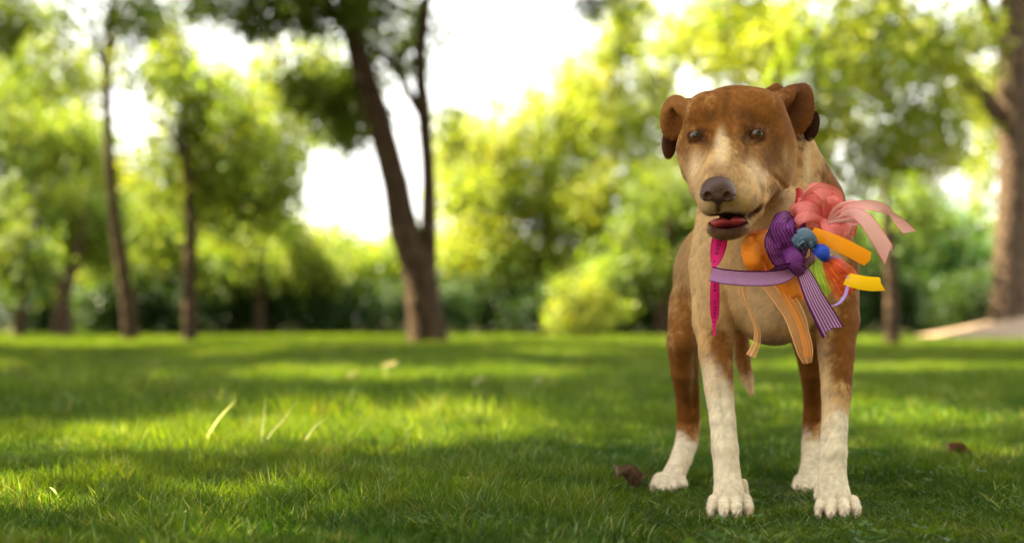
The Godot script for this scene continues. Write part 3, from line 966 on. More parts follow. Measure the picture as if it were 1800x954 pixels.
func coat_color(p: Vector3) -> Color:
	var c := Color(0.46, 0.26, 0.10)
	var n1 := coat_noise.get_noise_3dv(p * 30.0)
	var n2 := coat_noise.get_noise_3dv(p * 110.0 + Vector3(7, 3, 1))
	var n3 := coat_noise.get_noise_3dv(p * 340.0)
	for m in coat:
		var q: Vector3 = p - m[0]
		if m[4] != 0.0:
			q = Vector3(q.x * cos(m[4]) + q.y * sin(m[4]), q.y * cos(m[4]) - q.x * sin(m[4]), q.z)
		var r: float = (q * m[1]).length()
		if r > 1.9: continue
		r += n1 * 0.22 + n2 * 0.16 + n3 * 0.1
		var w := smoothstep(1.0 + m[3], 1.0 - m[3], r) * float(m[5])
		c = c.lerp(m[2], w)
	var v := 1.0 + n1 * 0.2 + n2 * 0.24 + n3 * 0.2
	return Color(c.r * v, c.g * v, c.b * (v * 0.9 + 0.1))

func dog_coat() -> void:
	coat_noise.seed = 5
	coat_noise.frequency = 1.0
	coat_noise.fractal_octaves = 2
	var brown := Color(0.19, 0.067, 0.0125)
	var rust := Color(0.135, 0.045, 0.010)
	var dark := Color(0.055, 0.022, 0.010)
	var cream := Color(0.56, 0.365, 0.175)
	var white := Color(0.66, 0.52, 0.34)
	var tan_ := Color(0.31, 0.165, 0.06)
	# body
	mark(1215, 470, 2.98, 60, 150, 190, tan_, 0.4)
	mark(1203, 660, 3.08, 44, 150, 170, brown, 0.2, 4.0)
	mark(1224, 650, 3.02, 12, 90, 60, tan_, 0.5, 0.0, 0.8)
	mark(1425, 650, 3.08, 44, 140, 170, brown, 0.2)
	mark(1500, 470, 2.80, 60, 190, 130, brown, 0.35)
	mark(1440, 330, 2.77, 60, 60, 60, brown, 0.4)
	mark(1350, 520, 2.63, 66, 110, 60, cream, 0.5)
	for q in [[1290, 560, 22, 16], [1400, 540, 26, 30], [1330, 470, 30, 14], [1376, 590, 40, 10], [1244, 520, 12, 30]]: mark(q[0], q[1], 2.66, q[2], q[3], 70, Color(0.33, 0.165, 0.06), 0.9, 0.0, 0.6)
	mark(1240, 440, 2.72, 34, 120, 60, cream, 0.6, 0.0, 0.5)
	mark(1266, 632, 2.70, 26, 62, 50, brown, 0.22, 8.0)
	mark(1490, 618, 2.70, 38, 106, 70, brown, 0.2, -6.0)
	mark(1306, 590, 3.18, 40, 70, 120, brown, 0.3)
	# white stockings
	mark(1272, 812, 2.63, 60, 130, 150, white, 0.14)
	mark(1250, 690, 2.66, 24, 60, 60, white, 0.4, 0.0, 0.6)
	mark(1465, 826, 2.63, 60, 122, 150, white, 0.12, 0.0)
	mark(1448, 700, 2.68, 14, 60, 60, cream, 0.5, 0.0, 0.8)
	mark(1190, 840, 3.05, 80, 82, 150, white, 0.14)
	mark(1421, 840, 3.05, 60, 80, 150, white, 0.14)
	mark(1320, 684, 3.13, 22, 22, 30, cream, 0.4)
	mark(1372, 612, 2.72, 70, 22, 120, Color(0.33, 0.19, 0.12), 0.4)
	# grey-brown toes
	mark(1476, 896, 2.6, 16, 12, 22, Color(0.40, 0.27, 0.17), 0.6, 0.0, 0.4)
	mark(1310, 893, 2.6, 12, 10, 22, Color(0.42, 0.27, 0.18), 0.6, 0.0, 0.3)
	# head
	mark(1300, 228, 2.61, 124, 112, 120, brown, 0.25)
	mark(1370, 240, 2.62, 44, 70, 60, brown, 0.4)
	mark(1220, 305, 2.59, 34, 50, 60, tan_, 0.6, 0.0, 0.75)
	mark(1375, 300, 2.62, 40, 48, 50, Color(0.27, 0.135, 0.045), 0.5)
	mark(1268, 354, 2.52, 56, 44, 60, Color(0.40, 0.235, 0.105), 0.45)
	mark(1282, 300, 2.52, 30, 30, 40, Color(0.30, 0.15, 0.055), 0.6, 0.0, 0.8)
	mark(1268, 272, 2.53, 11, 54, 60, cream, 0.55, -8.0, 0.9)
	mark(1240, 322, 2.56, 18, 42, 40, cream, 0.6, -14.0, 0.8)
	mark(1322, 306, 2.53, 20, 26, 40, cream, 0.6, 30.0, 0.6)
	mark(1306, 268, 2.55, 22, 40, 40, Color(0.22, 0.095, 0.022), 0.5, -6.0)
	mark(1345, 272, 2.57, 34, 34, 50, Color(0.22, 0.10, 0.03), 0.7, 0.0, 0.8)
	mark(1418, 292, 2.70, 9, 36, 60, cream, 0.4, -4.0)
	mark(1368, 360, 2.64, 40, 46, 50, Color(0.44, 0.28, 0.145), 0.5)
	mark(1283, 195, 2.57, 7, 62, 50, Color(0.12, 0.042, 0.010), 0.9, 0.0, 0.6)
	mark(1308, 208, 2.57, 16, 24, 50, Color(0.09, 0.032, 0.009), 0.8, 20.0, 0.8)
	mark(1336, 212, 2.57, 24, 8, 50, Color(0.10, 0.036, 0.009), 0.8, -14.0, 0.7)
	mark(1250, 208, 2.57, 13, 15, 50, Color(0.10, 0.036, 0.009), 0.8, -20.0, 0.7)
	mark(1280, 392, 2.50, 44, 26, 40, Color(0.36, 0.22, 0.13), 0.4)
	mark(1280, 410, 2.50, 42, 15, 40, Color(0.20, 0.10, 0.055), 0.5)
	mark(1280, 401, 2.50, 40, 5, 40, Color(0.06, 0.024, 0.018), 0.6)
	for q in [[1358, 262, 16, 26, -20], [1384, 296, 12, 24, 10], [1340, 284, 10, 14, 30], [1372, 334, 14, 12, 0], [1246, 262, 10, 18, 20], [1208, 262, 8, 26, 0], [1330, 330, 10, 8, 20], [1296, 296, 8, 20, -10]]:
		mark(q[0], q[1], 2.58, q[2], q[3], 60, Color(0.115, 0.045, 0.012), 0.9, q[4], 0.7)
	for q in [[1326, 300, 12, 20, 30], [1302, 350, 24, 20, 0], [1236, 352, 13, 24, 0], [1346, 312, 8, 14, -30], [1222, 292, 9, 26, -8], [1392, 268, 6, 24, 0], [1262, 262, 8, 30, -10], [1252, 296, 10, 26, -14]]:
		mark(q[0], q[1], 2.55, q[2], q[3], 60, Color(0.56, 0.37, 0.20), 0.9, q[4], 0.65)
	mark(1262, 300, 2.49, 18, 14, 40, Color(0.26, 0.13, 0.055), 0.8, 0.0, 0.7)
	# lips, mouth, pigment round eyes and nose
	mark(1281, 389, 2.52, 38, 15, 75, Color(0.045, 0.014, 0.012), 0.14)
	mark(1330, 371, 2.535, 26, 7, 24, dark, 0.5, 34.0)
	mark(1352, 338, 2.575, 8, 18, 20, dark, 0.7, -34.0, 0.7)
	mark(1264, 368, 2.49, 5, 9, 30, dark, 0.8)
	mark(1262, 324, 2.47, 33, 18, 22, Color(0.14, 0.072, 0.045), 0.5, 0.0, 0.6)
	mark(1224, 239, 2.575, 21, 15, 24, dark, 0.4, 6.0)
	mark(1239, 244, 2.565, 11, 6, 20, dark, 0.6, -25.0)
	mark(1331, 236, 2.558, 22, 16, 24, dark, 0.4, -4.0)
	mark(1313, 242, 2.55, 11, 7, 20, dark, 0.6, 25.0)
	mark(1312, 258, 2.55, 5, 16, 20, Color(0.12, 0.045, 0.015), 0.8)
	# ears
	mark(1188, 206, 2.66, 40, 54, 45, Color(0.20, 0.078, 0.02), 0.2)
	mark(1184, 214, 2.655, 14, 26, 22, rust, 0.6, -6.0, 0.7)
	mark(1178, 256, 2.68, 22, 30, 26, Color(0.075, 0.026, 0.010), 0.2)
	mark(1394, 190, 2.67, 58, 66, 50, rust, 0.25, -14.0)
	mark(1362, 158, 2.70, 26, 18, 50, rust, 0.3)
	mark(1406, 190, 2.66, 16, 34, 28, Color(0.085, 0.03, 0.010), 0.7, -14.0, 0.8)
	mark(1428, 222, 2.69, 19, 31, 26, Color(0.035, 0.014, 0.008), 0.2, -12.0)

func hair_flow(p: Vector3, n: Vector3) -> Vector3:
	# hair lies down the legs and back from the nose over the head
	var head := P(1290, 240, 2.63)
	var w := smoothstep(0.17, 0.11, p.distance_to(head))
	var away := (p - P(1262, 325, 2.44)).normalized()
	var f := Vector3(0.12, -1.0, -0.35).lerp(away, w)
	f += Vector3(coat_noise.get_noise_3dv(p * 8.0), coat_noise.get_noise_3dv(p * 8.0 + Vector3(9, 0, 0)), 0) * 0.35
	return (f - n * f.dot(n)).normalized()

func hair_coat(out: Dictionary, cols: PackedColorArray, base: Vector3, count: int) -> ArrayMesh:
	var v := PackedVector3Array()
	var n := PackedVector3Array()
	var c := PackedColorArray()
	var r := RandomNumberGenerator.new()
	r.seed = 44
	var idx: PackedInt32Array = out.i
	var vv: PackedVector3Array = out.v
	var nn: PackedVector3Array = out.n
	var area := 0.0
	for t in range(0, idx.size(), 3):
		area += (vv[idx[t + 1]] - vv[idx[t]]).cross(vv[idx[t + 2]] - vv[idx[t]]).length() * 0.5
	var per := count / area
	var debt := 0.0
	var head := P(1290, 250, 2.60)
	var muzzle := P(1266, 350, 2.49)
	for t in range(0, idx.size(), 3):
		var a := vv[idx[t]]
		var e1 := vv[idx[t + 1]] - a
		var e2 := vv[idx[t + 2]] - a
		debt += e1.cross(e2).length() * 0.5 * per
		while debt > 0.0:
			debt -= 1.0
			var s := r.randf()
			var u := r.randf()
			if s + u > 1.0:
				s = 1.0 - s
				u = 1.0 - u
			var p := a + e1 * s + e2 * u
			var q := nn[idx[t]]
			var col: Color = cols[idx[t]]
			if q.z < -0.75 or col.get_luminance() < 0.03: continue
			var len_ := r.randf_range(0.0032, 0.007)
			if p.distance_to(head) < 0.135: len_ *= 0.5
			if p.distance_to(muzzle) < 0.05: len_ *= 0.6
			var f := hair_flow(p, q)
			var d := (f + q * r.randf_range(0.05, 0.2) + Vector3(r.randf_range(-1, 1), r.randf_range(-1, 1), r.randf_range(-1, 1)) * 0.16).normalized()
			var w := d.cross(q).normalized() * r.randf_range(0.00022, 0.00042)
			p -= base
			v.append(p + w - q * 0.0004)
			v.append(p - w - q * 0.0004)
			v.append(p + d * len_)
			var bn := (q + d * 0.1).normalized()
			n.append(bn)
			n.append(bn)
			n.append(bn)
			var k := r.randf_range(0.7, 1.3)
			col = Color(col.r * k, col.g * k, col.b * k)
			c.append(col)
			c.append(col)
			c.append(col)
	return arrays_mesh(v, n, PackedInt32Array(), c)

func ball(c: Vector3, r: Vector3, turn: Basis, rings := 18, sides := 28) -> Array:
	var v := PackedVector3Array()
	var n := PackedVector3Array()
	var idx := PackedInt32Array()
	for i in rings + 1:
		var a := PI * i / rings
		for k in sides + 1:
			var b := TAU * k / sides
			var q := Vector3(sin(a) * cos(b), sin(a) * sin(b), cos(a))
			v.append(c + turn * (q * r))
			n.append((turn * (q / r)).normalized())
			if i and k:
				var o := i * (sides + 1) + k
				idx.append_array([o, o - 1, o - sides - 1, o - 1, o - sides - 2, o - sides - 1])
	return [v, n, idx]

func build_eye(X: float, Y: float, d: float, r: float, look: Vector3, parent: Node3D) -> void:
	var b := Basis.looking_at(-look, Vector3.UP)      # +z looks out
	var rm := r * d / F
	var a := ball(P(X, Y, d) - parent.position, Vector3.ONE * rm, b)
	var cols := PackedColorArray()
	for p in a[0]:
		var q: Vector3 = b.inverse() * (p - (P(X, Y, d) - parent.position)) / rm
		var rad := Vector2(q.x, q.y).length()
		var c := Color(0.07, 0.045, 0.035)
		if rad < 0.84: c = Color(0.012, 0.008, 0.006)
		if rad < 0.78: c = Color(0.10, 0.036, 0.009)
		if rad < 0.40: c = Color(0.006, 0.005, 0.005)
		if q.z < 0.0: c = Color(0.07, 0.045, 0.035)
		cols.append(c)
	var m := mat(Color.WHITE, 0.5, 0.2)
	m.vertex_color_use_as_albedo = true
	m.clearcoat_enabled = true
	m.clearcoat = 1.0
	m.clearcoat_roughness = 0.02
	part("eye", arrays_mesh(a[0], a[1], a[2], cols), m, parent)

func build_dog() -> void:
	var base := P(1330, 600, 2.82)
	base.y = 0.0
	var dog := thing("dog", base, "brown and white short-haired dog standing on the lawn facing the camera", "dog")
	dog_shape()
	dog_coat()
	var out := {"v": PackedVector3Array(), "n": PackedVector3Array(), "i": PackedInt32Array()}
	var head := px_box([1140, 130, 2.42], [1460, 432, 2.72])
	var paws := px_box([1225, 845, 2.56], [1525, 930, 2.70])
	var hind := px_box([1130, 828, 2.96], [1460, 880, 3.12])
	var all := px_box([1130, 130, 2.40], [1560, 930, 3.38])
	all.position.y = -0.01
	net(all.position, all.end, 0.0045, [head, paws, hind], out)
	for b in [[head, 0.0021], [paws, 0.0023], [hind, 0.0028]]:
		var box: AABB = b[0].grow(0.012)
		net(box.position, box.end, b[1], [], out, b[0].grow(0.001))
	print("dog ", out.v.size(), " ", out.i.size() / 3, " ", Time.get_ticks_msec())
	var cols := PackedColorArray()
	cols.resize(out.v.size())
	var tint := func(k: int) -> void:
		for i in range(k * 2000, mini((k + 1) * 2000, out.v.size())):
			cols[i] = coat_color(out.v[i])
	for k in out.v.size() / 2000 + 1: tint.call(k)
	var local := PackedVector3Array()
	for p in out.v: local.append(p - base)
	M.coat = mat(Color.WHITE, 0.8, 0.2)
	M.coat.vertex_color_use_as_albedo = true
	part("body", arrays_mesh(local, out.n, out.i, cols), M.coat, dog)
	M.hair = mat(Color.WHITE, 0.6, 0.25)
	M.hair.vertex_color_use_as_albedo = true
	var hair := part("fur", hair_coat(out, cols, base, 230000), M.hair, dog)
	tag(hair, "", "", "", "stuff")
	print("fur ", Time.get_ticks_msec())
	build_eye(1223.5, 238, 2.5905, 13.2, Vector3(-0.12, -0.02, 1).normalized(), dog)
	build_eye(1331, 235, 2.5730, 14.0, Vector3(-0.02, -0.02, 1).normalized(), dog)
	# nose leather with nostrils
	field_clear()
	egg([1262, 332, 2.478], [30, 22, 30], Vector3(-10, 6, 0), 6)
	egg([1244, 341, 2.468], [14, 13, 16], Vector3.ZERO, 7)
	egg([1280, 341, 2.468], [15, 13.5, 16], Vector3.ZERO, 7)
	bone([1262, 345, 2.465], 9, [1263, 356, 2.478], 6, 6)
	egg([1245.5, 344, 2.454], [6.6, 7.6, 14], Vector3(0, 0, 25), 3, true)
	egg([1279.5, 344, 2.454], [7.0, 7.6, 14], Vector3(0, 0, -25), 3, true)
	bone([1238, 351, 2.456], 2.5, [1231, 343, 2.468], 2, 3, true)
	bone([1287, 351, 2.456], 2.5, [1295, 343, 2.468], 2, 3, true)
	bone([1262, 336, 2.451], 1.6, [1263, 362, 2.457], 2.0, 3, true)
	var o2 := {"v": PackedVector3Array(), "n": PackedVector3Array(), "i": PackedInt32Array()}
	var nb := px_box([1220, 300, 2.43], [1305, 372, 2.53])
	net(nb.position, nb.end, 0.0012, [], o2)
	var lv := PackedVector3Array()
	for p in o2.v: lv.append(p - base)
	M.nose = mat(lin(0.075, 0.034, 0.022), 0.5, 0.4)
	M.nose.uv1_triplanar = true
	M.nose.uv1_scale = Vector3.ONE * 26.0
	M.nose.normal_enabled = true
	M.nose.normal_texture = noise_tex(0.12, 128, 2, [], 8, true)
	M.nose.normal_scale = 0.22
	part("nose", arrays_mesh(lv, o2.n, o2.i), M.nose, dog)
	# tongue
	field_clear()
	egg([1267, 394.5, 2.553], [23, 11, 40], Vector3(-6, 0, 6), 5)
	egg([1294, 392.5, 2.553], [24, 11, 40], Vector3(-6, 0, -4), 5)
	bone([1282, 381, 2.50], 4, [1282, 381, 2.56], 4, 6, true)
	var o3 := {"v": PackedVector3Array(), "n": PackedVector3Array(), "i": PackedInt32Array()}
	var tb := px_box([1235, 372, 2.47], [1335, 415, 2.62])
	net(tb.position, tb.end, 0.0016, [], o3)
	var tv := PackedVector3Array()
	for p in o3.v: tv.append(p - base)
	M.tongue = mat(lin(0.36, 0.045, 0.045), 0.45, 0.4)
	M.tongue.subsurf_scatter_enabled = true
	M.tongue.subsurf_scatter_strength = 0.2
	part("tongue", arrays_mesh(tv, o3.n, o3.i), M.tongue, dog)
	# claws
	M.claw = mat(lin(0.30, 0.20, 0.135), 0.4, 0.4)
	for c in [[1254, 905, 2.606], [1274, 908, 2.588], [1295, 908, 2.588], [1315, 905, 2.606], [1443, 906, 2.606], [1462, 909, 2.588], [1485, 909, 2.588], [1504, 906, 2.606], [1149, 863, 3.009], [1163, 866, 2.996], [1181, 863, 2.996], [1402, 863, 3.007], [1416, 865, 2.996], [1430, 865, 2.996]]:
		var a := P(c[0], c[1] - 9, c[2] + 0.006) - base
		var b := P(c[0], c[1] - 2, c[2] - 0.007) - base
		var e := P(c[0], c[1] + 6, c[2] - 0.013) - base
		e.y = maxf(e.y, 0.002)
		part("claw", tube([a, b, e], [0.003, 0.0024, 0.0009], 8, 0.0, 1, 3), M.claw, dog)
# ---------------------------------------------------------------- ribbons
# a strip through [X, Y, d, width px, roll degrees]; cup bends it across, crumple adds small folds
func strip(pts: Array, base: Vector3, cup := 0.12, crumple := 0.0, seed_ := 1, steps := 8, notch := 0.0) -> ArrayMesh:
	var noise := FastNoiseLite.new()
	noise.seed = seed_
	noise.frequency = 1.0
	var v := PackedVector3Array()
	var uv := PackedVector2Array()
	var idx := PackedInt32Array()
	var rows := []
	for i in pts.size() - 1:
		for s in steps:
			var t := float(s) / steps
			var row := []
			for c in 5:
				var p0: float = pts[maxi(i - 1, 0)][c]
				var p3: float = pts[mini(i + 2, pts.size() - 1)][c]
				row.append(cubic_interpolate(pts[i][c], pts[i + 1][c], p0, p3, t) if c < 4 else lerpf(pts[i][c], pts[i + 1][c], t))
			rows.append(row)
	rows.append(pts[-1])
	var across := 6
	var run := 0.0
	for i in rows.size():
		var a: Array = rows[maxi(i - 1, 0)]
		var b: Array = rows[mini(i + 1, rows.size() - 1)]
		var q: Array = rows[i]
		var here := P(q[0], q[1], q[2])
		var dir := (P(b[0], b[1], b[2]) - P(a[0], a[1], a[2])).normalized()
		var side := dir.cross(Vector3.BACK)
		if side.length() < 0.05: side = Vector3.RIGHT
		side = side.normalized().rotated(dir, deg_to_rad(q[4]))
		var up := side.cross(dir)
		var w: float = q[3] * q[2] / F
		if i: run += here.distance_to(P(a[0], a[1], a[2])) * (1.0 if i == rows.size() - 1 else 0.5)
		for k in across + 1:
			var x := float(k) / across - 0.5
			var p := here + side * (w * x) + up * (w * cup * (0.25 - x * x) * 4.0)
			if i == rows.size() - 1 and notch != 0.0:
				p += dir * w * (notch * (absf(x) * 2.0 - 0.5) if notch < 1.0 else (notch - 1.0) * x)
			if crumple > 0.0:
				p += up * noise.get_noise_3dv(Vector3(x * 2.2, run * 70.0, 0.0)) * w * crumple + side * noise.get_noise_3dv(Vector3(run * 60.0, 5.0, x)) * w * crumple * 0.3
			v.append(p - base)
			uv.append(Vector2(x + 0.5, run * 45.0))
			if i and k:
				var o := i * (across + 1) + k
				var r := o - across - 1
				idx.append_array([o, r, o - 1, r, r - 1, o - 1])
	var st := SurfaceTool.new()
	st.begin(Mesh.PRIMITIVE_TRIANGLES)
	st.set_smooth_group(0)
	for i in v.size():
		st.set_uv(uv[i])
		st.add_vertex(v[i])
	for i in idx: st.add_index(i)
	st.generate_normals()
	return st.commit()

# woven ribbon pictures: stripes along, mesh, or plain weave
func weave(kind: String, a: Color, b: Color, c: Color) -> ImageTexture:
	var im := Image.create(64, 64, false, Image.FORMAT_RGBA8)
	var r := RandomNumberGenerator.new()
	r.seed = 3
	for y in 64:
		for x in 64:
			var col := a
			if kind == "stripes":
				var s := (x / 64.0) * 8.0
				col = b if fmod(s, 1.0) < 0.46 else a
				if x < 5 or x > 58: col = c
				if y % 4 == 0: col = col.lerp(b, 0.25)
			elif kind == "mesh" or kind == "dense":
				var u := (x + y) % 12
				var w := (x - y + 64) % 12
				col = a
				col.a = 0.25 if kind == "mesh" else a.a
				if u < 4 or w < 4: col = b
				if x < 6 or x > 57: col = c
			else:
				col = a.lerp(b, r.randf() * 0.6 + (0.3 if (x / 2 + y / 2) % 2 else 0.0))
				col.a = lerpf(a.a, b.a, r.randf())
				if c != Color.WHITE and (x < 3 or x > 60): col = c
			im.set_pixel(x, y, col)
	return ImageTexture.create_from_image(im)

# the magenta ribbon's dark lettering, too small to read in the picture
func print_tex() -> ImageTexture:
	var im := Image.create(48, 512, false, Image.FORMAT_RGBA8)
	im.fill(lin(0.62, 0.012, 0.13))
	var r := RandomNumberGenerator.new()
	r.seed = 12
	var y := 10
	while y < 490:
		var h := r.randi_range(9, 15)
		if r.randf() < 0.85:
			im.fill_rect(Rect2i(18, y, 13, 3), lin(0.16, 0.004, 0.04))
			if r.randf() < 0.6: im.fill_rect(Rect2i(18, y, 3, h - 4), lin(0.16, 0.004, 0.04))
			if r.randf() < 0.6: im.fill_rect(Rect2i(28, y, 3, h - 4), lin(0.16, 0.004, 0.04))
			if r.randf() < 0.5: im.fill_rect(Rect2i(18, y + h - 6, 13, 2), lin(0.16, 0.004, 0.04))
		y += h
	im.fill_rect(Rect2i(0, 0, 4, 512), lin(0.42, 0.006, 0.08))
	im.fill_rect(Rect2i(44, 0, 4, 512), lin(0.42, 0.006, 0.08))
	return ImageTexture.create_from_image(im)

func cloth(tex: Texture2D, color: Color, rough := 0.6, sheer := true, through := 0.35) -> StandardMaterial3D:
	var m := mat(color, rough, 0.25)
	m.albedo_texture = tex
	m.cull_mode = BaseMaterial3D.CULL_DISABLED
	if sheer: m.transparency = BaseMaterial3D.TRANSPARENCY_ALPHA
	m.backlight_enabled = true
	m.backlight = Color(through, through, through)
	return m

func build_ribbons() -> void:
	var base := P(1410, 440, 2.66)
	var r := thing("ribbon_corsage", base, "bunch of coral, purple, orange and yellow ribbons tied at the dog's neck", "ribbons")
	var magenta := cloth(print_tex(), Color.WHITE, 0.5, false, 0.2)
	magenta.uv1_scale = Vector3(1, 0.16, 1)
	var plum := cloth(weave("stripes", lin(0.62, 0.36, 0.56, 0.8), lin(0.17, 0.03, 0.15, 0.97), lin(0.075, 0.008, 0.05)), Color.WHITE)
	var violet := cloth(weave("stripes", lin(0.22, 0.05, 0.22, 0.85), lin(0.10, 0.012, 0.10, 0.97), lin(0.06, 0.006, 0.06)), Color.WHITE, 0.4)
	var orange := cloth(weave("mesh", lin(0.8, 0.30, 0.06, 0.3), lin(0.72, 0.22, 0.03, 0.95), lin(0.8, 0.30, 0.06)), Color.WHITE)
	orange.uv1_scale = Vector3(2, 2, 1)
	var orange_puff := cloth(weave("dense", lin(0.9, 0.25, 0.02, 0.75), lin(0.92, 0.28, 0.02, 0.98), lin(0.85, 0.22, 0.02)), Color.WHITE)
	orange_puff.uv1_scale = Vector3(3, 2, 1)
	var peach := cloth(weave("mesh", lin(0.8, 0.42, 0.18, 0.3), lin(0.66, 0.28, 0.09, 0.95), lin(0.8, 0.42, 0.18)), Color.WHITE)
	peach.uv1_scale = Vector3(2, 2, 1)
	var coral := cloth(weave("plain", lin(0.86, 0.19, 0.17, 0.5), lin(0.92, 0.30, 0.25, 0.9), lin(0.6, 0.07, 0.06)), Color.WHITE, 0.45)
	coral.uv1_scale = Vector3(1, 2, 1)
	var blush := cloth(weave("plain", lin(0.80, 0.36, 0.32, 0.88), lin(0.88, 0.44, 0.40, 0.98), lin(0.62, 0.16, 0.14)), Color.WHITE, 0.4)
	var red := cloth(weave("plain", lin(0.34, 0.01, 0.012, 0.9), lin(0.45, 0.02, 0.015, 1.0), Color.WHITE), Color.WHITE, 0.5)
	var ember := cloth(weave("mesh", lin(0.8, 0.08, 0.02, 0.4), lin(0.78, 0.10, 0.03, 0.95), lin(0.8, 0.16, 0.02)), Color.WHITE)
	ember.uv1_scale = Vector3(3, 3, 1)
	var yellow := cloth(weave("plain", lin(0.9, 0.46, 0.003), lin(0.92, 0.52, 0.006), Color.WHITE), Color.WHITE, 0.35, false)
	var gold := cloth(weave("plain", lin(0.85, 0.25, 0.005), lin(0.9, 0.32, 0.01), Color.WHITE), Color.WHITE, 0.35, false)
	var blue := cloth(null, lin(0.02, 0.055, 0.34), 0.3, false, 0.1)
	var steel := cloth(weave("plain", lin(0.10, 0.17, 0.24, 0.75), lin(0.22, 0.27, 0.36, 0.98), Color.WHITE), Color.WHITE, 0.3)
	var lilac := cloth(weave("plain", lin(0.42, 0.26, 0.62, 0.9), lin(0.5, 0.34, 0.7, 1.0), Color.WHITE), Color.WHITE, 0.4)
	var lime := cloth(weave("mesh", lin(0.55, 0.7, 0.08, 0.25), lin(0.5, 0.68, 0.06, 0.7), lin(0.5, 0.68, 0.06, 0.8)), Color.WHITE)
	lime.uv1_scale = Vector3(4, 4, 1)
	var add := func(called: String, pts: Array, m: Material, label := "", cup := 0.12, crumple := 0.0, seed_ := 1, notch := 0.0) -> void:
		tag(part(called, strip(pts, base, cup, crumple, seed_, 8, notch), m, r), label)
	# hanging tails
	add.call("ribbon_tail", [[1268, 408, 2.575, 26, 0], [1264, 430, 2.57, 28, 0], [1259, 455, 2.57, 22, 30], [1255, 472, 2.572, 12, 60], [1257, 492, 2.574, 15, 20], [1257, 525, 2.58, 17, 0], [1257, 552, 2.585, 15, 0], [1256, 566, 2.588, 9, 30], [1256, 580, 2.59, 6, 40], [1257, 590, 2.59, 5, 30]], magenta, "magenta ribbon tail with dark printed lettering", 0.08)
	add.call("ribbon_tail", [[1305, 496, 2.60, 15, 0], [1308, 520, 2.60, 13, 20], [1320, 550, 2.605, 9, 60], [1331, 578, 2.612, 11, 30], [1330, 604, 2.618, 14, 10], [1320, 626, 2.62, 18, 30]], peach, "narrow peach mesh ribbon tail", 0.15)
	add.call("ribbon_tail", [[1352, 492, 2.585, 34, 0], [1376, 520, 2.575, 38, 10], [1396, 552, 2.575, 36, 10], [1408, 588, 2.58, 33, -8], [1416, 618, 2.585, 28, 5], [1420, 638, 2.588, 15, 20]], peach, "wide peach mesh ribbon tail", 0.2, 0.05)
	add.call("ribbon_tail", [[1362, 488, 2.582, 18, 10], [1384, 524, 2.566, 14, 20], [1404, 560, 2.566, 12, 10], [1416, 600, 2.57, 13, -8], [1421, 628, 2.574, 12, 5]], orange, "orange mesh ribbon fold", 0.25, 0.05)
	add.call("ribbon_tail", [[1406, 468, 2.552, 16, 0], [1416, 486, 2.545, 27, 5], [1432, 522, 2.545, 34, 6], [1450, 556, 2.552, 40, 0], [1463, 580, 2.558, 43, 0]], plum, "pink and plum striped ribbon tail with notched end", 0.1, 0.03, 3, 0.3)
	add.call("ribbon_tail", [[1250, 481, 2.545, 26, 180], [1274, 486, 2.538, 27, 180], [1310, 489, 2.535, 27, 180], [1350, 489, 2.538, 27, 180], [1380, 484, 2.542, 24, 175], [1400, 472, 2.552, 16, 160]], plum, "plum and white striped ribbon stretched across the chest", 0.1, 0.02, 4)
	# orange puff
	for q in [[1322, 442, 20, 62, 0.0], [1340, 440, 26, 66, 0.012], [1330, 452, 30, 46, -0.010], [1352, 450, 22, 50, 0.018]]:
		var dd: float = 2.586 + q[4]
		add.call("ribbon_loop", [[q[0] + 8, q[1] - q[3] * 0.5, dd + 0.02, 12, 0], [q[0] - 4, q[1] - q[3] * 0.3, dd - 0.008, q[2], 10], [q[0] - 6, q[1], dd - 0.018, q[2] * 1.25, -8], [q[0], q[1] + q[3] * 0.34, dd - 0.01, q[2] * 1.1, 8], [q[0] + 14, q[1] + q[3] * 0.58, dd + 0.012, 14, 30]], orange_puff, "", 0.35, 0.22, int(q[0]))
	add.call("ribbon_loop", [[1370, 478, 2.58, 20, 0], [1386, 498, 2.572, 42, 10], [1398, 512, 2.575, 40, -10], [1404, 528, 2.585, 20, 0]], orange_puff, "", 0.3, 0.2, 9)
	# purple bow
	for q in [[1376, 408, 40, -20, 0.0], [1362, 432, 34, 10, 0.006], [1392, 418, 36, 30, 0.010]]:
		var dd: float = 2.562 + q[4]
		add.call("bow_loop", [[1404, 466, dd + 0.004, 14, q[3]], [q[0] + 12, q[1] + 22, dd - 0.016, q[2], q[3]], [q[0], q[1] - 4, dd - 0.022, q[2] * 1.1, q[3]], [q[0] + 6, q[1] - 18, dd + 0.006, q[2], q[3]], [q[0] + 18, q[1] + 10, dd + 0.022, q[2] * 0.8, q[3]], [1404, 464, dd + 0.016, 14, q[3]]], violet, "", 0.08, 0.3, int(q[0]))
	add.call("bow_knot", [[1350, 478, 2.556, 20, 90], [1366, 468, 2.540, 26, 95], [1386, 462, 2.536, 30, 95], [1404, 464, 2.538, 28, 90], [1416, 470, 2.550, 18, 80]], violet, "", 0.15, 0.25, 5)
	add.call("bow_knot", [[1384, 440, 2.548, 26, 20], [1394, 452, 2.532, 34, 10], [1402, 468, 2.530, 30, 0], [1408, 482, 2.545, 16, 0]], violet, "", 0.18, 0.2, 6)
	add.call("bow_loop", [[1416, 464, 2.555, 16, 0], [1428, 452, 2.545, 26, 60], [1424, 440, 2.556, 24, 80], [1410, 448, 2.565, 16, 90]], plum, "", 0.2, 0.05, 7)
	# red strap and coral organza
	add.call("neck_strap", [[1405, 332, 2.638, 12, 0], [1407, 342, 2.622, 15, 5], [1406, 362, 2.603, 19, 0], [1400, 392, 2.60, 24, -5], [1392, 408, 2.602, 20, 0]], red, "deep red strap at the side of the neck", 0.2, 0.05)
	var lr := RandomNumberGenerator.new()
	lr.seed = 31
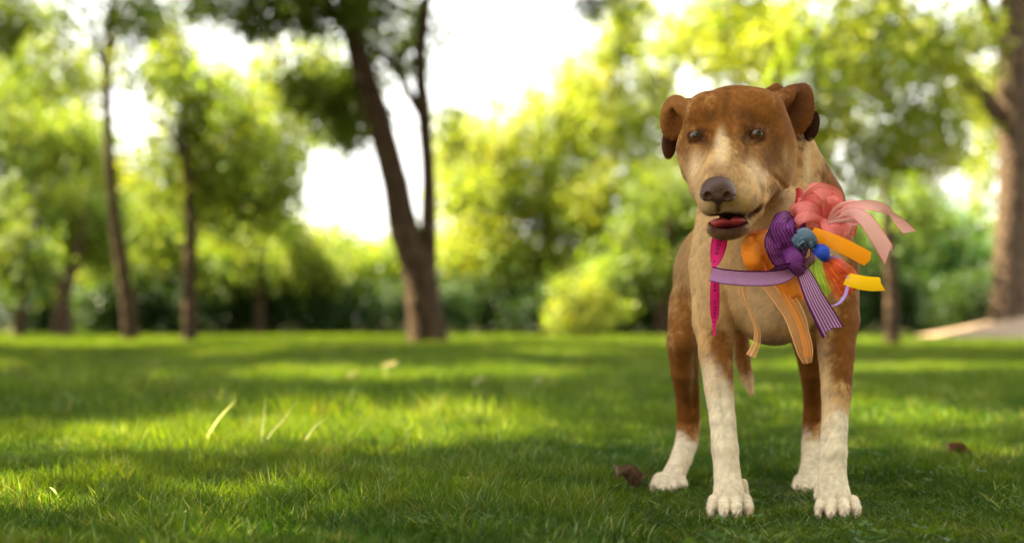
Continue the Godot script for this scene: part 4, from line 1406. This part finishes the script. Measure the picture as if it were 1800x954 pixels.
	for k in 9:
		var ang := lerpf(-190.0, 20.0, k / 8.0) + lr.randf_range(-10, 10)
		var reach := lr.randf_range(44, 66) * (0.8 if k < 2 or k > 7 else 1.0)
		var w := lr.randf_range(18, 36)
		var dd := 2.592 + lr.randf_range(-0.014, 0.016)
		var cx := 1446.0 + lr.randf_range(-8, 8)
		var cy := 388.0 + lr.randf_range(-6, 8)
		var u := Vector2(cos(deg_to_rad(ang)), sin(deg_to_rad(ang)))
		var t := Vector2(-u.y, u.x) * lr.randf_range(10, 20)
		add.call("organza_loop", [[cx, cy, dd + 0.008, 9, 0], [cx + u.x * reach * 0.5 + t.x, cy + u.y * reach * 0.5 + t.y, dd - 0.014, w, 15], [cx + u.x * reach * 0.92 + t.x * 0.7, cy + u.y * reach * 0.92 + t.y * 0.7, dd - 0.016, w, 35], [cx + u.x * reach - t.x * 0.2, cy + u.y * reach - t.y * 0.2, dd - 0.002, w * 0.9, 70], [cx + u.x * reach * 0.7 - t.x, cy + u.y * reach * 0.7 - t.y, dd + 0.012, w * 0.9, 120], [cx + u.x * 8, cy + u.y * 8, dd + 0.012, 9, 170]], coral, "", 0.1, 0.14, k + 60)
	for q in [[1420, 382, 46, 70, 0.006], [1456, 404, 50, 60, 0.014], [1484, 400, 40, 60, 0.016]]:
		var dd: float = 2.60 + q[4]
		add.call("organza_loop", [[q[0], q[1] - q[3] * 0.5, dd, q[2] * 0.7, 10], [q[0] + 3, q[1] - q[3] * 0.15, dd - 0.012, q[2], -10], [q[0] - 3, q[1] + q[3] * 0.2, dd - 0.01, q[2], 12], [q[0], q[1] + q[3] * 0.45, dd + 0.004, q[2] * 0.8, -6]], coral, "", 0.15, 0.35, int(q[0]))
	add.call("organza_loop", [[1408, 352, 2.585, 12, 90], [1424, 338, 2.572, 20, 60], [1446, 330, 2.57, 22, 40], [1470, 338, 2.574, 20, 50], [1478, 354, 2.582, 16, 80], [1460, 366, 2.586, 14, 90]], coral, "", 0.15, 0.08, 88)
	for k in 4:
		add.call("organza_loop", [[1456, 392, 2.572, 7, 20], [1470 + k * 6, 366 + k * 7, 2.562 - k * 0.004, 10, 40], [1500 + k * 4, 356 + k * 10, 2.56, 11, 10], [1512 - k * 3, 370 + k * 8, 2.566, 9, 60], [1490, 380 + k * 4, 2.574, 8, 80], [1458, 394, 2.58, 7, 20]], blush, "", 0.15, 0.05, k)
	add.call("ribbon_streamer", [[1462, 380, 2.572, 10, 0], [1490, 366, 2.556, 16, 175], [1520, 360, 2.548, 17, 185], [1548, 364, 2.545, 18, 195], [1568, 376, 2.548, 12, 230], [1580, 388, 2.55, 17, 200], [1600, 408, 2.552, 20, 190]], blush, "thin blush ribbon streamer curling out to the right", 0.08, 0.0, 1, 1.7)
	add.call("ribbon_streamer", [[1470, 384, 2.568, 12, 0], [1496, 374, 2.548, 18, 20], [1520, 384, 2.54, 25, 10], [1542, 414, 2.54, 28, 0], [1562, 446, 2.545, 30, 5]], blush, "broad blush ribbon streamer pointing down to the right", 0.08, 0.0, 1, 1.9)
	# yellow ends
	add.call("ribbon_streamer", [[1428, 408, 2.568, 20, 0], [1450, 418, 2.552, 25, 10], [1478, 430, 2.546, 27, 0], [1506, 444, 2.546, 27, 0], [1528, 456, 2.548, 27, 0]], gold, "upper amber satin ribbon end", 0.06, 0.02, 1, -0.2)
	add.call("ribbon_streamer", [[1464, 478, 2.566, 16, 0], [1486, 489, 2.552, 22, 0], [1512, 496, 2.546, 25, 0], [1534, 499, 2.546, 25, 0], [1550, 499, 2.548, 24, 0]], yellow, "lower yellow satin ribbon end", 0.06, 0.02, 1, 1.6)
	# blue, steel, red, lime and lilac bits
	add.call("ribbon_knot", [[1434, 436, 2.552, 18, 0], [1440, 438, 2.538, 24, 0], [1447, 444, 2.534, 27, 0], [1453, 450, 2.538, 24, 0], [1457, 453, 2.552, 18, 0]], blue, "shiny blue satin knot", 0.3, 0.12)
	for k in 4:
		var a := k * 45.0 - 60.0
		add.call("ribbon_loop", [[1398 + k * 4, 440 - k * 3, 2.556, 14, a], [1400 + k * 4, 424, 2.538, 30, a], [1412 + k * 3, 414 + k * 2, 2.532, 32, a + 15], [1426, 424 + k * 2, 2.540, 24, a + 20], [1434, 434, 2.556, 12, a]], steel, "", 0.15, 0.3, 20 + k)
	for k in 3:
		add.call("ribbon_loop", [[1452, 456, 2.56, 14, 0], [1464 + k * 5, 476 - k * 3, 2.552 - k * 0.003, 30, 10 * k], [1476 + k * 8, 498 - k * 4, 2.556, 36, 0], [1484 + k * 9, 516 - k * 3, 2.562, 34, -10]], ember, "", 0.15, 0.2, 30 + k, 0.3)
	add.call("ribbon_loop", [[1462, 452, 2.556, 9, 40], [1476, 458, 2.55, 13, 50], [1484, 474, 2.55, 13, 30], [1478, 480, 2.557, 10, 60], [1464, 466, 2.562, 9, 40]], lilac, "", 0.1)
	add.call("ribbon_loop", [[1478, 472, 2.555, 4, 60], [1490, 488, 2.55, 5, 30], [1489, 512, 2.55, 6, 10], [1478, 530, 2.552, 6, 40], [1464, 537, 2.556, 6, 80], [1450, 538, 2.56, 4, 90]], lilac, "thin lilac curl", 0.1)
	for k in 3:
		add.call("tulle_loop", [[1432, 456, 2.562, 14, 0], [1434 + k * 6, 478, 2.554 + k * 0.005, 28, 15 * k], [1440 + k * 7, 500, 2.556 + k * 0.005, 34, -10 * k], [1448 + k * 6, 520 - k * 4, 2.566, 26, 10]], lime, "", 0.2, 0.2, 40 + k)
	add.call("organza_loop", [[1290, 404, 2.594, 12, 90], [1308, 408, 2.586, 18, 85], [1330, 404, 2.588, 16, 95], [1350, 400, 2.60, 12, 90]], blush, "", 0.2, 0.2, 50)
